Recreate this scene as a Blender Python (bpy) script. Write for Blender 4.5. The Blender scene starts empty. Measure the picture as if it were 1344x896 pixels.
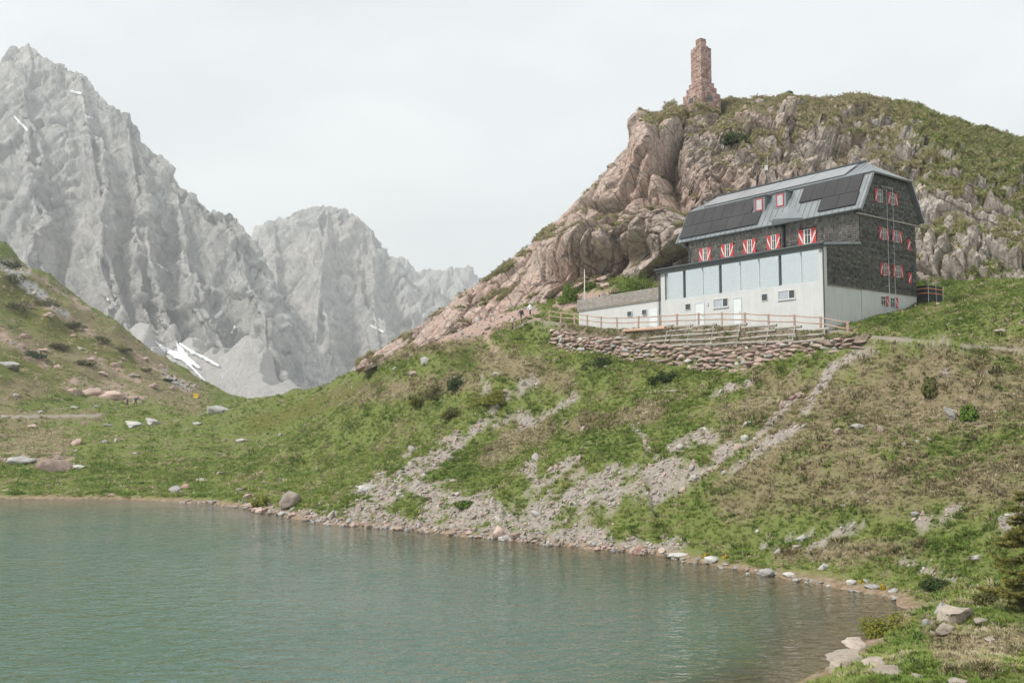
import bpy, bmesh, math, random
import numpy as np
from mathutils import Vector, Matrix
from mathutils.bvhtree import BVHTree

# ------------------------------------------------------------------ camera, sky, sun, exposure
FPX = 1205.0; IW, IH = 1344.0, 896.0; CAM_H = 7.8; PITCH = math.atan(88 / 1205.0)
scene = bpy.context.scene
COL = scene.collection
cd = bpy.data.cameras.new('camera'); cam = bpy.data.objects.new('camera', cd); COL.objects.link(cam)
cd.sensor_width = 36; cd.lens = 36 * FPX / IW; cd.clip_start = 0.2; cd.clip_end = 12000
cam.location = (0, 0, CAM_H); cam.rotation_euler = (math.pi / 2 + PITCH, 0, 0)
scene.camera = cam
scene.render.resolution_x, scene.render.resolution_y = 1024, 682

SUN_AZ = math.radians(-122); SUN_EL = math.radians(50)      # azimuth from +Y towards +X: behind the camera's left shoulder
sun_dir = Vector((math.sin(SUN_AZ) * math.cos(SUN_EL), math.cos(SUN_AZ) * math.cos(SUN_EL), math.sin(SUN_EL)))
sl = bpy.data.lights.new('sun', 'SUN'); sl.energy = 2.9; sl.angle = math.radians(9); sl.color = (1.0, 0.965, 0.91)
so = bpy.data.objects.new('sun', sl); COL.objects.link(so)
so.rotation_euler = (-sun_dir).to_track_quat('-Z', 'Y').to_euler(); so.location = (-60, -60, 120)

world = bpy.data.worlds.new('World'); scene.world = world; world.use_nodes = True
wt = world.node_tree; wt.nodes.clear()
def wn(t, **k):
    n = wt.nodes.new(t)
    for a, b in k.items(): setattr(n, a, b)
    return n
sky = wn('ShaderNodeTexSky', sky_type='NISHITA', sun_disc=False, sun_elevation=SUN_EL, sun_rotation=SUN_AZ, altitude=1900)
tc = wn('ShaderNodeTexCoord'); mp = wn('ShaderNodeMapping'); mp.inputs['Scale'].default_value = (1.2, 1.2, 3.2)
cn = wn('ShaderNodeTexNoise'); cn.inputs['Scale'].default_value = 1.6; cn.inputs['Detail'].default_value = 5; cn.inputs['Roughness'].default_value = 0.5
cr = wn('ShaderNodeValToRGB'); cr.color_ramp.elements[0].position = 0.36; cr.color_ramp.elements[1].position = 0.66
cr.color_ramp.elements[0].color = (5.95, 6.35, 6.5, 1); cr.color_ramp.elements[1].color = (7.5, 7.75, 7.8, 1)
mx = wn('ShaderNodeMix', data_type='RGBA'); mx.inputs['Factor'].default_value = 0.95    # a thin, closed cloud deck over the blue
bg = wn('ShaderNodeBackground'); bg.inputs['Strength'].default_value = 0.1
wo = wn('ShaderNodeOutputWorld')
L = wt.links.new
L(tc.outputs['Generated'], mp.inputs['Vector']); L(mp.outputs['Vector'], cn.inputs['Vector']); L(cn.outputs['Fac'], cr.inputs['Fac'])
L(sky.outputs['Color'], mx.inputs['A']); L(cr.outputs['Color'], mx.inputs['B']); L(mx.outputs['Result'], bg.inputs['Color']); L(bg.outputs['Background'], wo.inputs['Surface'])

vs = scene.view_settings; vs.view_transform = 'Standard'; vs.look = 'None'; vs.exposure = 0.55; vs.gamma = 1.0
scene.cycles.use_denoising = True; scene.cycles.max_bounces = 8; scene.cycles.transparent_max_bounces = 12
scene.cycles.diffuse_bounces = 3; scene.cycles.glossy_bounces = 3; scene.cycles.transmission_bounces = 4; scene.cycles.volume_bounces = 0
scene.cycles.sample_clamp_indirect = 6

# ------------------------------------------------------------------ pixel <-> place
ct, st = math.cos(PITCH), math.sin(PITCH)
def ray(u, v):
    x = (u - 672) / FPX; y = (448 - v) / FPX
    return np.array([x, ct - y * st, st + y * ct])
CAMP = np.array([0, 0, CAM_H])
def atY(u, v, Y): d = ray(u, v); return CAMP + d * (Y / d[1])
def atZ(u, v, z): d = ray(u, v); return CAMP + d * ((z - CAM_H) / d[2])
def proj(P):
    x, y, z = P[..., 0], P[..., 1], P[..., 2] - CAM_H
    f = np.maximum(y * ct + z * st, 0.01); w = -y * st + z * ct
    return 672 + FPX * x / f, 448 - FPX * w / f
# the hut's own axes: a runs along the lake front away to the left, b runs into the house, origin at the near annex corner
K1 = np.array([-908.0, 1208.0]); K1 /= np.linalg.norm(K1); K2 = np.array([K1[1], -K1[0]])
HA = atY(1083.4, 436, 62.0)
def hw(a, b, z=0.0):
    return np.array([HA[0] + K1[0] * a + K2[0] * b, HA[1] + K1[1] * a + K2[1] * b, HA[2] + z])
def at_b(u, v, b):
    d = ray(u, v); t = (b + K2 @ HA[:2]) / (K2 @ d[:2]); return CAMP + d * t

# ------------------------------------------------------------------ noise
rs = np.random.RandomState(7)
PERM = np.concatenate([rs.permutation(256)] * 3)
GR = rs.normal(size=(256, 3)); GR /= np.linalg.norm(GR, axis=1)[:, None]
RV = rs.rand(256, 3)
def _h(i, j, k): return PERM[PERM[PERM[i & 255] + (j & 255)] + (k & 255)]
def pn(P):
    P = np.asarray(P, float); I = np.floor(P).astype(np.int64); f = P - I; w = f * f * f * (f * (f * 6 - 15) + 10)
    r = 0
    for dx in (0, 1):
        for dy in (0, 1):
            for dz in (0, 1):
                g = GR[_h(I[:, 0] + dx, I[:, 1] + dy, I[:, 2] + dz)]
                d = f - np.array([dx, dy, dz])
                wx = w[:, 0] if dx else 1 - w[:, 0]; wy = w[:, 1] if dy else 1 - w[:, 1]; wz = w[:, 2] if dz else 1 - w[:, 2]
                r = r + wx * wy * wz * (g * d).sum(1)
    return r * 1.5
def fbm(P, o=4, gain=0.5):
    r = 0; a = 1; P = np.asarray(P, float)
    for i in range(o): r = r + a * pn(P + 17.3 * i); P = P * 2.03; a *= gain
    return r
def ridged(P, o=4, gain=0.5):
    r = 0; a = 1; P = np.asarray(P, float); w = 1
    for i in range(o):
        n = 1 - np.abs(pn(P + 31.7 * i)) * 1.6; n = n * n * w; w = np.clip(n * 1.4, 0, 1); r = r + a * n; P = P * 2.07; a *= gain
    return r
def worley(P, facet=False, p=2.0):
    I = np.floor(P).astype(np.int64); f1 = np.full(len(P), 9.0); f2 = np.full(len(P), 9.0); idx = np.zeros(len(P), int); ctr = np.zeros_like(P)
    for dx in (-1, 0, 1):
        for dy in (-1, 0, 1):
            for dz in (-1, 0, 1):
                h = _h(I[:, 0] + dx, I[:, 1] + dy, I[:, 2] + dz)
                q = I + np.array([dx, dy, dz]) + RV[h]; e = np.abs(q - P); d = np.sqrt((e * e).sum(1)) if p == 2.0 else (e.max(1) * 0.75 + e.sum(1) * 0.25)
                n = d < f1
                f2 = np.where(n, f1, np.minimum(f2, d)); idx = np.where(n, h, idx); ctr = np.where(n[:, None], q, ctr); f1 = np.where(n, d, f1)
    if facet: cx = np.einsum('ij,ij->i', P - ctr, GR[idx]); return f1, f2, RV[idx, 0], cx
    return f1, f2, RV[idx, 0]
def sst(a, b, x): t = np.clip((x - a) / (b - a), 0, 1); return t * t * (3 - 2 * t)
def seg_dist(u, v, s):
    x0, y0, x1, y1 = s[:4]; dx, dy = x1 - x0, y1 - y0; t = np.clip(((u - x0) * dx + (v - y0) * dy) / max(dx * dx + dy * dy, 1e-9), 0, 1)
    return np.hypot(u - x0 - t * dx, v - y0 - t * dy)
def seg_mask(u, v, segs, soft=1.0):
    m = np.zeros_like(u)
    for s in segs: m = np.maximum(m, np.clip((1 - seg_dist(u, v, s) / s[4]) * 1.6, 0, 1))
    return m

# ------------------------------------------------------------------ mesh and material helpers
def mesh_np(name, V, Fq, mat=None, smooth=True):
    me = bpy.data.meshes.new(name); V = np.asarray(V, np.float32); Fq = np.asarray(Fq, np.int32); n = Fq.shape[1]
    me.vertices.add(len(V)); me.vertices.foreach_set('co', V.ravel())
    me.loops.add(Fq.size); me.loops.foreach_set('vertex_index', Fq.ravel())
    me.polygons.add(len(Fq)); me.polygons.foreach_set('loop_start', np.arange(0, Fq.size, n, dtype=np.int32))
    me.polygons.foreach_set('loop_total', np.full(len(Fq), n, np.int32))
    if smooth: me.polygons.foreach_set('use_smooth', np.ones(len(Fq), bool))
    me.update(calc_edges=True)
    if mat: me.materials.append(mat)
    return me
def attr(me, name, arr, kind='FLOAT'):
    a = me.attributes.new(name, kind, 'POINT')
    if kind == 'FLOAT': a.data.foreach_set('value', np.asarray(arr, np.float32))
    else:
        c = np.ones((len(arr), 4), np.float32); c[:, :3] = arr; a.data.foreach_set('color', c.ravel())
def link(name, me, parent=None, loc=None, rot=None, scale=None):
    o = bpy.data.objects.new(name, me); COL.objects.link(o)
    if parent: o.parent = parent
    if loc is not None: o.location = loc
    if rot is not None: o.rotation_euler = rot
    if scale is not None: o.scale = scale
    return o
def tag(o, label=None, cat=None, group=None, kind=None):
    if label: o['label'] = label
    if cat: o['category'] = cat
    if group: o['group'] = group
    if kind: o['kind'] = kind
    return o
def empty(name, loc, rz=0): o = link(name, None, None, loc); o.rotation_euler = (0, 0, rz); o.empty_display_size = 0.3; return o
def grid_faces(nu, nv):
    i = np.arange((nu - 1) * (nv - 1)); r, c = i // (nu - 1), i % (nu - 1); a = r * nu + c
    return np.stack([a, a + 1, a + nu + 1, a + nu], 1)
class MB:
    """collects boxes, bars, prisms and loose faces into one mesh"""
    def __init__(s): s.v = []; s.f = []
    def add(s, V, Fc):
        n = len(s.v); s.v += [tuple(map(float, p)) for p in V]; s.f += [tuple(i + n for i in f) for f in Fc]
    def box(s, x0, x1, y0, y1, z0, z1):
        s.add([(x0, y0, z0), (x1, y0, z0), (x1, y1, z0), (x0, y1, z0), (x0, y0, z1), (x1, y0, z1), (x1, y1, z1), (x0, y1, z1)],
              [(0, 3, 2, 1), (4, 5, 6, 7), (0, 1, 5, 4), (1, 2, 6, 5), (2, 3, 7, 6), (3, 0, 4, 7)]); return s
    def hexa(s, lo, hi):
        """four points and the four points over them"""
        s.add(list(lo) + list(hi), [(0, 3, 2, 1), (4, 5, 6, 7), (0, 1, 5, 4), (1, 2, 6, 5), (2, 3, 7, 6), (3, 0, 4, 7)]); return s
    def tube(s, pts, r, n=8, caps=True):
        P = [Vector(p) for p in pts]; rr = r if hasattr(r, '__len__') else [r] * len(P); base = len(s.v)
        for i, p in enumerate(P):
            d = (P[min(i + 1, len(P) - 1)] - P[max(i - 1, 0)]).normalized(); q = d.to_track_quat('Z', 'Y')
            for k in range(n):
                a = 2 * math.pi * k / n; s.v.append(tuple(p + q @ Vector((math.cos(a) * rr[i], math.sin(a) * rr[i], 0))))
        for i in range(len(P) - 1):
            for k in range(n):
                a = base + i * n + k; b = base + i * n + (k + 1) % n; s.f.append((a, b, b + n, a + n))
        if caps: s.f.append(tuple(base + k for k in range(n))[::-1]); s.f.append(tuple(base + (len(P) - 1) * n + k for k in range(n)))
        return s
    def mesh(s, name, mat, smooth=False, bevel=0):
        me = bpy.data.meshes.new(name); me.from_pydata(s.v, [], s.f); me.materials.append(mat)
        bm = bmesh.new(); bm.from_mesh(me)
        bmesh.ops.recalc_face_normals(bm, faces=bm.faces)
        if bevel: bmesh.ops.bevel(bm, geom=list(bm.edges), offset=bevel, segments=1, affect='EDGES')
        bm.to_mesh(me); bm.free()
        if smooth: me.polygons.foreach_set('use_smooth', np.ones(len(me.polygons), bool))
        return me
    def build(s, name, mat, parent=None, smooth=False, bevel=0): return link(name, s.mesh(name, mat, smooth, bevel), parent)

class Mat:
    """a small node-graph writer"""
    def __init__(s, name):
        s.m = bpy.data.materials.new(name); s.m.use_nodes = True; s.t = s.m.node_tree; s.t.nodes.clear()
        s.out = s.n('ShaderNodeOutputMaterial'); s.p = s.n('ShaderNodeBsdfPrincipled'); s.l(s.p.outputs[0], s.out.inputs['Surface'])
        s.p.inputs['Roughness'].default_value = 0.85; s.p.inputs['Specular IOR Level'].default_value = 0.25
    def n(s, t, **k):
        n = s.t.nodes.new(t)
        for a, b in k.items(): setattr(n, a, b)
        return n
    def l(s, a, b): s.t.links.new(a, b)
    def coord(s, kind='Object', scale=(1, 1, 1), rot=(0, 0, 0)):
        c = s.n('ShaderNodeTexCoord'); m = s.n('ShaderNodeMapping'); m.inputs['Scale'].default_value = scale; m.inputs['Rotation'].default_value = rot
        s.l(c.outputs[kind], m.inputs['Vector']); return m.outputs[0]
    def noise(s, vec, scale, detail=5, rough=0.55, dist=0.0):
        n = s.n('ShaderNodeTexNoise'); n.inputs['Scale'].default_value = scale; n.inputs['Detail'].default_value = detail; n.inputs['Roughness'].default_value = rough
        n.inputs['Distortion'].default_value = dist; s.l(vec, n.inputs['Vector']); return n.outputs['Fac']
    def voro(s, vec, scale, feature='F1'):
        n = s.n('ShaderNodeTexVoronoi', feature=feature); n.inputs['Scale'].default_value = scale; s.l(vec, n.inputs['Vector']); return n
    def ramp(s, fac, stops, interp='LINEAR'):
        r = s.n('ShaderNodeValToRGB'); r.color_ramp.interpolation = interp; e = r.color_ramp.elements
        while len(e) < len(stops): e.new(0.5)
        for x, (p, c) in zip(e, stops):
            x.position = p; x.color = (c[0], c[1], c[2], 1) if hasattr(c, '__len__') else (c, c, c, 1)
        s.l(fac, r.inputs['Fac']); return r.outputs['Color']
    def mix(s, fac, a, b, blend='MIX'):
        n = s.n('ShaderNodeMix', data_type='RGBA', blend_type=blend)
        for i, x in ((0, fac), (6, a), (7, b)):
            if hasattr(x, 'is_output') or hasattr(x, 'links'): s.l(x, n.inputs[i])
            elif hasattr(x, '__len__'): n.inputs[i].default_value = (x[0], x[1], x[2], 1)
            else: n.inputs[i].default_value = x
        return n.outputs[2]
    def math(s, op, a, b=0.0, clamp=False):
        n = s.n('ShaderNodeMath', operation=op, use_clamp=clamp)
        for i, x in enumerate((a, b)):
            if hasattr(x, 'links'): s.l(x, n.inputs[i])
            else: n.inputs[i].default_value = x
        return n.outputs[0]
    def attr(s, name, kind='GEOMETRY', out='Fac'):
        n = s.n('ShaderNodeAttribute', attribute_name=name, attribute_type=kind); return n.outputs[out]
    def col(s, c):
        if hasattr(c, 'links'): s.l(c, s.p.inputs['Base Color'])
        else: s.p.inputs['Base Color'].default_value = (c[0], c[1], c[2], 1)
        return s
    def bump(s, h, strength=0.5, dist=0.1):
        b = s.n('ShaderNodeBump'); b.inputs['Strength'].default_value = strength; b.inputs['Distance'].default_value = dist
        s.l(h, b.inputs['Height']); s.l(b.outputs[0], s.p.inputs['Normal']); return s
    def rough(s, r, spec=None):
        if hasattr(r, 'links'): s.l(r, s.p.inputs['Roughness'])
        else: s.p.inputs['Roughness'].default_value = r
        if spec is not None: s.p.inputs['Specular IOR Level'].default_value = spec
        return s

# ------------------------------------------------------------------ ground: control points -> height field on a fan of rings
CP = []
def cpY(*pts):
    for u, v, Y in pts: CP.append(atY(u, v, Y))
SHORE = [(-260, 653), (-120, 653), (0, 654), (150, 655), (240, 658), (300, 663), (370, 676), (430, 688), (500, 692), (560, 698), (660, 709), (780, 721), (860, 728), (920, 738),
         (1000, 753), (1080, 767), (1150, 780), (1188, 793), (1196, 803), (1168, 822), (1140, 842), (1112, 858), (1085, 878), (1040, 896), (960, 935), (880, 990), (700, 1080), (400, 1200), (0, 1240), (-500, 1150), (-900, 1000)]
SHP = np.array([atZ(u, v, 0.0) for u, v in SHORE])
SHP = np.vstack([SHP, [[-95, 40, 0], [-100, 60, 0], [-80, 78, 0]]])
CP += list(SHP)
# lake bed
for u, v, z in ((0, 672, -1.2), (150, 675, -1.4), (300, 690, -1.3), (430, 708, -0.9), (600, 725, -0.9), (800, 750, -0.9), (950, 770, -0.7), (1080, 795, -0.6), (1130, 815, -0.5),
                (1060, 850, -0.7), (980, 880, -0.9), (860, 940, -1.2), (300, 800, -4), (600, 820, -3.5), (850, 830, -2.6), (0, 760, -4), (0, 1000, -3.5), (500, 980, -3.5), (-400, 800, -4)):
    p = atZ(u, v, 0.0); CP.append(np.array([p[0], p[1], z]))
# left meadow, saddle and the left hillside
cpY((0, 620, 100), (100, 622, 98), (200, 625, 98), (300, 640, 88), (0, 590, 112), (120, 590, 112), (230, 590, 114), (0, 555, 135), (100, 555, 135), (200, 553, 138), (300, 552, 140),
    (150, 533, 172), (60, 530, 165), (240, 530, 180), (0, 520, 155), (300, 527, 205), (-80, 560, 130), (-150, 600, 105), (-200, 520, 145),
    (0, 480, 168), (60, 490, 178), (140, 505, 190), (0, 400, 205), (80, 440, 208), (0, 318, 240), (60, 366, 235), (130, 421, 228), (200, 476, 222), (260, 511, 215),
    (-100, 260, 235), (-220, 190, 225), (-100, 420, 180), (-220, 380, 165), (-350, 300, 160), (-300, 520, 130))
for p in ((-170, 300, 38), (-134, 310, 22), (-90, 290, 2), (-60, 280, -3), (-30, 260, -3), (0, 240, -2), (40, 250, 5), (100, 260, 10), (-220, 330, 55), (-134, 400, -20), (0, 400, -25), (100, 400, -20), (-250, 400, 20), (250, 400, -10), (250, 250, 10)):
    CP.append(np.array(p, float))
# the grass spur that falls from the rock to the saddle, and the slope under it
cpY((350, 521, 172), (400, 509, 148), (450, 491, 130), (490, 470, 118), (540, 440, 108), (300, 600, 112), (400, 560, 122), (400, 620, 92), (480, 540, 112), (480, 600, 88), (560, 500, 104), (560, 560, 86), (560, 630, 68),
    (620, 520, 92), (640, 600, 71), (700, 480, 88), (700, 560, 74), (700, 640, 60), (350, 640, 82))
for p in ((-22, 185, 4), (-8, 165, 6), (5, 150, 9), (20, 145, 12)): CP.append(np.array(p, float))
# path up to the terrace and its bank
cpY((721, 420, 84.5), (709, 419, 87.5), (699, 419, 90), (684, 423, 90.5), (668, 428, 89), (652, 432, 87.5), (640, 437, 86.5), (600, 440, 93), (560, 446, 98), (520, 452, 106), (680, 404, 99), (740, 400, 95), (640, 412, 99), (650, 458, 82.5), (700, 446, 82.5), (735, 458, 77.5), (600, 470, 92))
# wall foot and slope under the hut
for u, v in ((745, 456), (800, 466), (860, 476), (950, 478), (1050, 474), (1100, 464)): CP.append(at_b(u, v, -3.0))
cpY((800, 520, 69.5), (800, 580, 62.5), (800, 650, 55.5), (900, 530, 63.2), (900, 600, 56.5), (900, 670, 50), (1000, 530, 58.3), (1000, 600, 52.6), (1000, 680, 46.5), (1100, 500, 55.6), (1100, 560, 51.2), (1100, 630, 47), (1100, 700, 43),
    (1200, 460, 57.5), (1200, 520, 53), (1200, 580, 48.5), (1200, 650, 43.5), (1200, 720, 40), (1290, 460, 55), (1344, 460, 53), (1344, 520, 49), (1344, 600, 43), (1344, 690, 37), (1300, 740, 36.5), (1260, 775, 36), (1344, 780, 32.5),
    (1500, 470, 48), (1500, 600, 38), (1500, 750, 30), (1700, 480, 46), (1700, 700, 30), (1900, 500, 46))
# near bank, right foreground, where the camera stands
cpY((1230, 812, 33.0), (1290, 815, 31.5), (1344, 830, 29.5), (1250, 850, 29.2), (1344, 890, 25.5), (1180, 870, 28.5), (1130, 892, 27.6), (1250, 896, 26.3), (1200, 840, 30.4), (1450, 860, 25), (1600, 900, 21))
for p in ((10, 19, 1.5), (16, 18, 2.4), (6, 14, 3.0), (12, 10, 4.2), (0, 5, 5.2), (0, 0, 6.1), (-8, 10, 3.0), (-14, 4, 4.2), (30, 10, 6), (40, 30, 11), (20, 2, 6.5), (-30, 2, 3), (-60, 0, 4), (60, 20, 18), (90, 40, 25)):
    CP.append(np.array(p, float))
# bank beside and behind the hut, slopes to the rock foot
for a, b, z in ((-2, 4.4, 1.0), (-3, 8, 1.6), (-3, 12, 2.3), (-6, 8, 1.7), (-1.5, 0, 0.1), (-10, 6, 1.6), (-14, 4, 1.7), (-20, 4, 2.2), (-8, 12, 2.6), (-4, 16, 2.7), (-12, 16, 3.2), (-20, 16, 4), (4, 18, 4.5), (12, 18, 6), (20, 17, 6), (30, 16, 5.5), (-5, -2, -0.3), (-9, -1.5, 0.3),
                (28, 4, 1.8), (24, 9, 3.6), (18, 14, 5.5), (33, 6, 2.3)):
    CP.append(hw(a, b, z))
cpY((790, 368, 98), (840, 347, 96), (900, 330, 93), (1000, 330, 91), (1100, 350, 87))
CP = np.array(CP)
def rbf_fit():
    P = CP[:, :2] / 50.0; n = len(P); D = np.linalg.norm(P[:, None] - P[None], axis=2)
    M = np.zeros((n + 3, n + 3)); M[:n, :n] = D + 0.004 * np.eye(n); M[:n, n] = 1; M[:n, n + 1:] = P; M[n, :n] = 1; M[n + 1:, :n] = P.T
    return np.linalg.solve(M, np.concatenate([CP[:, 2], [0, 0, 0]]))
RW = rbf_fit()
def base_z(xy):
    out = np.empty(len(xy)); P = CP[:, :2] / 50.0; n = len(P)
    for i in range(0, len(xy), 40000):
        q = xy[i:i + 40000] / 50.0; D = np.sqrt(np.maximum((q ** 2).sum(1)[:, None] + (P ** 2).sum(1)[None] - 2 * q @ P.T, 0))
        out[i:i + 40000] = D @ RW[:n] + RW[n] + q @ RW[n + 1:]
    return out
def in_poly(x, y, P):
    ins = np.zeros(len(x), bool); j = len(P) - 1
    for i in range(len(P)):
        xi, yi, xj, yj = P[i][0], P[i][1], P[j][0], P[j][1]
        if yi != yj:
            c = ((yi > y) != (yj > y)) & (x < (xj - xi) * (y - yi) / (yj - yi) + xi); ins ^= c
        j = i
    return ins
def poly_dist(x, y, P, closed=True):
    d = np.full(len(x), 1e9)
    for i in range(len(P) if closed else len(P) - 1):
        q = P[(i + 1) % len(P)]; d = np.minimum(d, seg_dist(x, y, (P[i][0], P[i][1], q[0], q[1])))
    return d
NT, NR = 640, 680
tan_ax = np.linspace(-1.25, 1.25, NT); rad = np.exp(np.linspace(math.log(5.0), math.log(420.0), NR))
TT, RR = np.meshgrid(tan_ax, rad)
GX = (TT * RR).ravel(); GY = RR.ravel()
def blur(Z, n):
    k = np.array([1, 4, 6, 4, 1]) / 16.0
    for _ in range(n):
        for ax in (0, 1):
            Zp = np.pad(Z, [(2, 2) if i == ax else (0, 0) for i in (0, 1)], 'edge')
            Z = sum(k[j] * (Zp[j:j + Z.shape[0], :] if ax == 0 else Zp[:, j:j + Z.shape[1]]) for j in range(5))
    return Z
GZ = blur(base_z(np.stack([GX, GY], 1)).reshape(NR, NT), 5).ravel()
sd = poly_dist(GX, GY, SHP) * np.where(in_poly(GX, GY, SHP), -1, 1)      # metres from the waterline, negative in the lake
wob = fbm(np.stack([GX * 0.5, GY * 0.5, 0 * GX], 1), 3) * 0.55 * np.clip(GY / 50, 0.4, 1.3)
sdw = sd + wob
GZ = np.where(np.abs(sdw) < 6, np.clip(GZ, -9, 99), GZ)
lo = -0.06 + sdw * np.where(GX > 8, 0.13, 0.24)                                                 # a clean beach profile close to the water
k = sst(0.5, np.where(GX > 8, 7.0, 4.0), np.abs(sdw)); GZ = np.where(sdw < 0, np.minimum(GZ, 0) * k + np.maximum(lo, -4) * (1 - k), np.maximum(GZ, 0.05) * k + (0.02 + sdw * 0.30) * (1 - k))
P3 = np.stack([GX, GY, 0 * GX], 1)
land = sst(0.3, 3, sdw)
GZ += land * (fbm(P3 * 0.11, 3) * 0.55 + fbm(P3 * 0.6 + 5, 3) * 0.16 * np.clip(60 / (GY + 10) + 0.6, 0.7, 2)) * np.where(GY > 140, 1.8, 1.0)
far = sst(150, 200, GY); GZ += far * (ridged(P3 * np.array([0.05, 0.02, 1]), 4) - 0.8) * 2.2 * sst(9, 25, GZ)
# hut terrace
ha = (GX - HA[0]) * K1[0] + (GY - HA[1]) * K1[1]; hb = (GX - HA[0]) * K2[0] + (GY - HA[1]) * K2[1]
def terr(a, b):
    ta = np.interp(a, [-6, -2.8, -0.8, 1.2, 3.35, 5.4, 7.5, 9.7, 13.6, 18.6, 20.5, 22.3, 24, 26, 28.5, 34], [-0.6, -0.42, -0.09, 0.18, 0.4, 0.65, 0.86, 1.0, 1.15, 1.38, 1.6, 1.88, 2.2, 2.45, 2.9, 3.2])
    gb = np.interp(b, [-4, 0, 4.4, 8, 11, 14], [-0.1, 0.0, 1.05, 1.7, 2.5, 3.4])
    return np.where(b > 0, gb + (ta - gb) * sst(0.5, 3.5, a), ta)
tm = sst(-2.7, -2.15, hb) * (1 - sst(12, 13.5, hb)) * sst(-3.2, -0.8, ha) * (1 - sst(25.5, 29, ha) * sst(-1, 3, hb) - sst(28, 33, ha) * (1 - sst(-1, 3, hb)))
GZ = GZ * (1 - tm) + (HA[2] + terr(ha, hb) + fbm(P3 * 1.2, 2) * 0.03) * tm
GZG = GZ.reshape(NR, NT)
def zt(x, y):
    """ground height at any place"""
    x = np.asarray(x, float); y = np.asarray(y, float)
    i = np.clip((np.log(y) - math.log(5.0)) / (math.log(84.0)) * (NR - 1), 0, NR - 1.001); j = np.clip((x / y + 1.25) / 2.5 * (NT - 1), 0, NT - 1.001)
    i0 = i.astype(int); j0 = j.astype(int); fi = i - i0; fj = j - j0
    return (GZG[i0, j0] * (1 - fi) + GZG[i0 + 1, j0] * fi) * (1 - fj) + (GZG[i0, j0 + 1] * (1 - fi) + GZG[i0 + 1, j0 + 1] * fi) * fj
GV = np.stack([GX, GY, GZ], 1); GFa = grid_faces(NT, NR)
YS = np.exp(np.linspace(math.log(18.0), math.log(330.0), 4000))
def hit(u, v, bv=None):
    """the place on the ground (or on another surface) seen at a photograph pixel"""
    if bv:
        h = bv.ray_cast(Vector(CAMP), Vector(ray(u, v)).normalized()); return np.array(h[0]) if h[0] else None
    d = ray(u, v); P = CAMP + d[None] * (YS / d[1])[:, None]; ok = (P[:, 2] < zt(P[:, 0], P[:, 1])) & (np.abs(P[:, 0]) < P[:, 1] * 1.2)
    if not ok.any(): return None
    return P[np.argmax(ok)]

# what grows or lies where: strokes drawn on the photograph, carried onto the ground
SCREE = [(320, 668, 430, 684, 13), (430, 684, 560, 690, 22), (560, 690, 700, 702, 26), (700, 702, 800, 712, 24), (800, 712, 890, 722, 14), (470, 668, 560, 612, 26), (560, 612, 600, 578, 15), (600, 578, 650, 548, 10),
         (560, 655, 690, 690, 34), (690, 655, 760, 600, 10), (700, 690, 800, 640, 36), (800, 640, 900, 612, 30), (860, 660, 1000, 565, 8), (1000, 565, 1045, 520, 7), (960, 615, 1050, 560, 8), (1050, 560, 1095, 480, 7),
         (1095, 480, 1150, 460, 9), (885, 585, 935, 572, 15), (640, 535, 700, 500, 9), (620, 560, 690, 545, 8), (1210, 690, 1250, 670, 14), (1320, 690, 1344, 670, 16), (1060, 720, 1130, 690, 9), (930, 520, 985, 500, 8), (700, 610, 690, 650, 10),
         (640, 500, 650, 545, 8), (1000, 715, 1060, 700, 7), (1180, 735, 1250, 760, 8), (690, 560, 760, 520, 6), (830, 560, 860, 600, 6)]
PINK = [(480, 466, 560, 440, 9), (560, 440, 640, 432, 14), (640, 432, 660, 415, 16), (600, 425, 700, 408, 12), (640, 440, 655, 460, 5), (740, 398, 800, 385, 14), (90, 505, 170, 520, 16), (0, 440, 60, 480, 9), (120, 470, 180, 500, 8), (60, 400, 120, 440, 7), (170, 460, 250, 515, 5), (0, 600, 90, 607, 12), (20, 345, 120, 410, 6)]
GREYR = [(0, 345, 60, 392, 9), (215, 490, 250, 512, 4), (60, 392, 90, 415, 4)]
DRY = [(1010, 560, 1344, 510, 75), (960, 640, 1344, 620, 55), (1160, 490, 1344, 470, 34), (990, 500, 1090, 520, 26), (0, 570, 70, 585, 40), (0, 545, 130, 548, 10), (440, 520, 620, 500, 20), (640, 470, 740, 500, 24), (0, 440, 250, 520, 34), (0, 370, 200, 480, 34), (0, 520, 60, 500, 26), (640, 600, 720, 560, 20), (1250, 860, 1344, 830, 34), (1220, 820, 1290, 880, 24),
       (480, 470, 620, 440, 18), (750, 560, 860, 540, 18), (1020, 730, 1200, 720, 16)]
OLIVE = [(330, 560, 480, 510, 16), (0, 380, 90, 440, 30), (90, 440, 170, 480, 18), (20, 470, 90, 500, 26), (0, 350, 60, 390, 18)]
PATHS = [(1110, 440, 1190, 446, 3.6), (1190, 446, 1344, 461, 3), (1090, 437, 1130, 440, 4), (0, 547, 130, 545, 2.5)]
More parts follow.
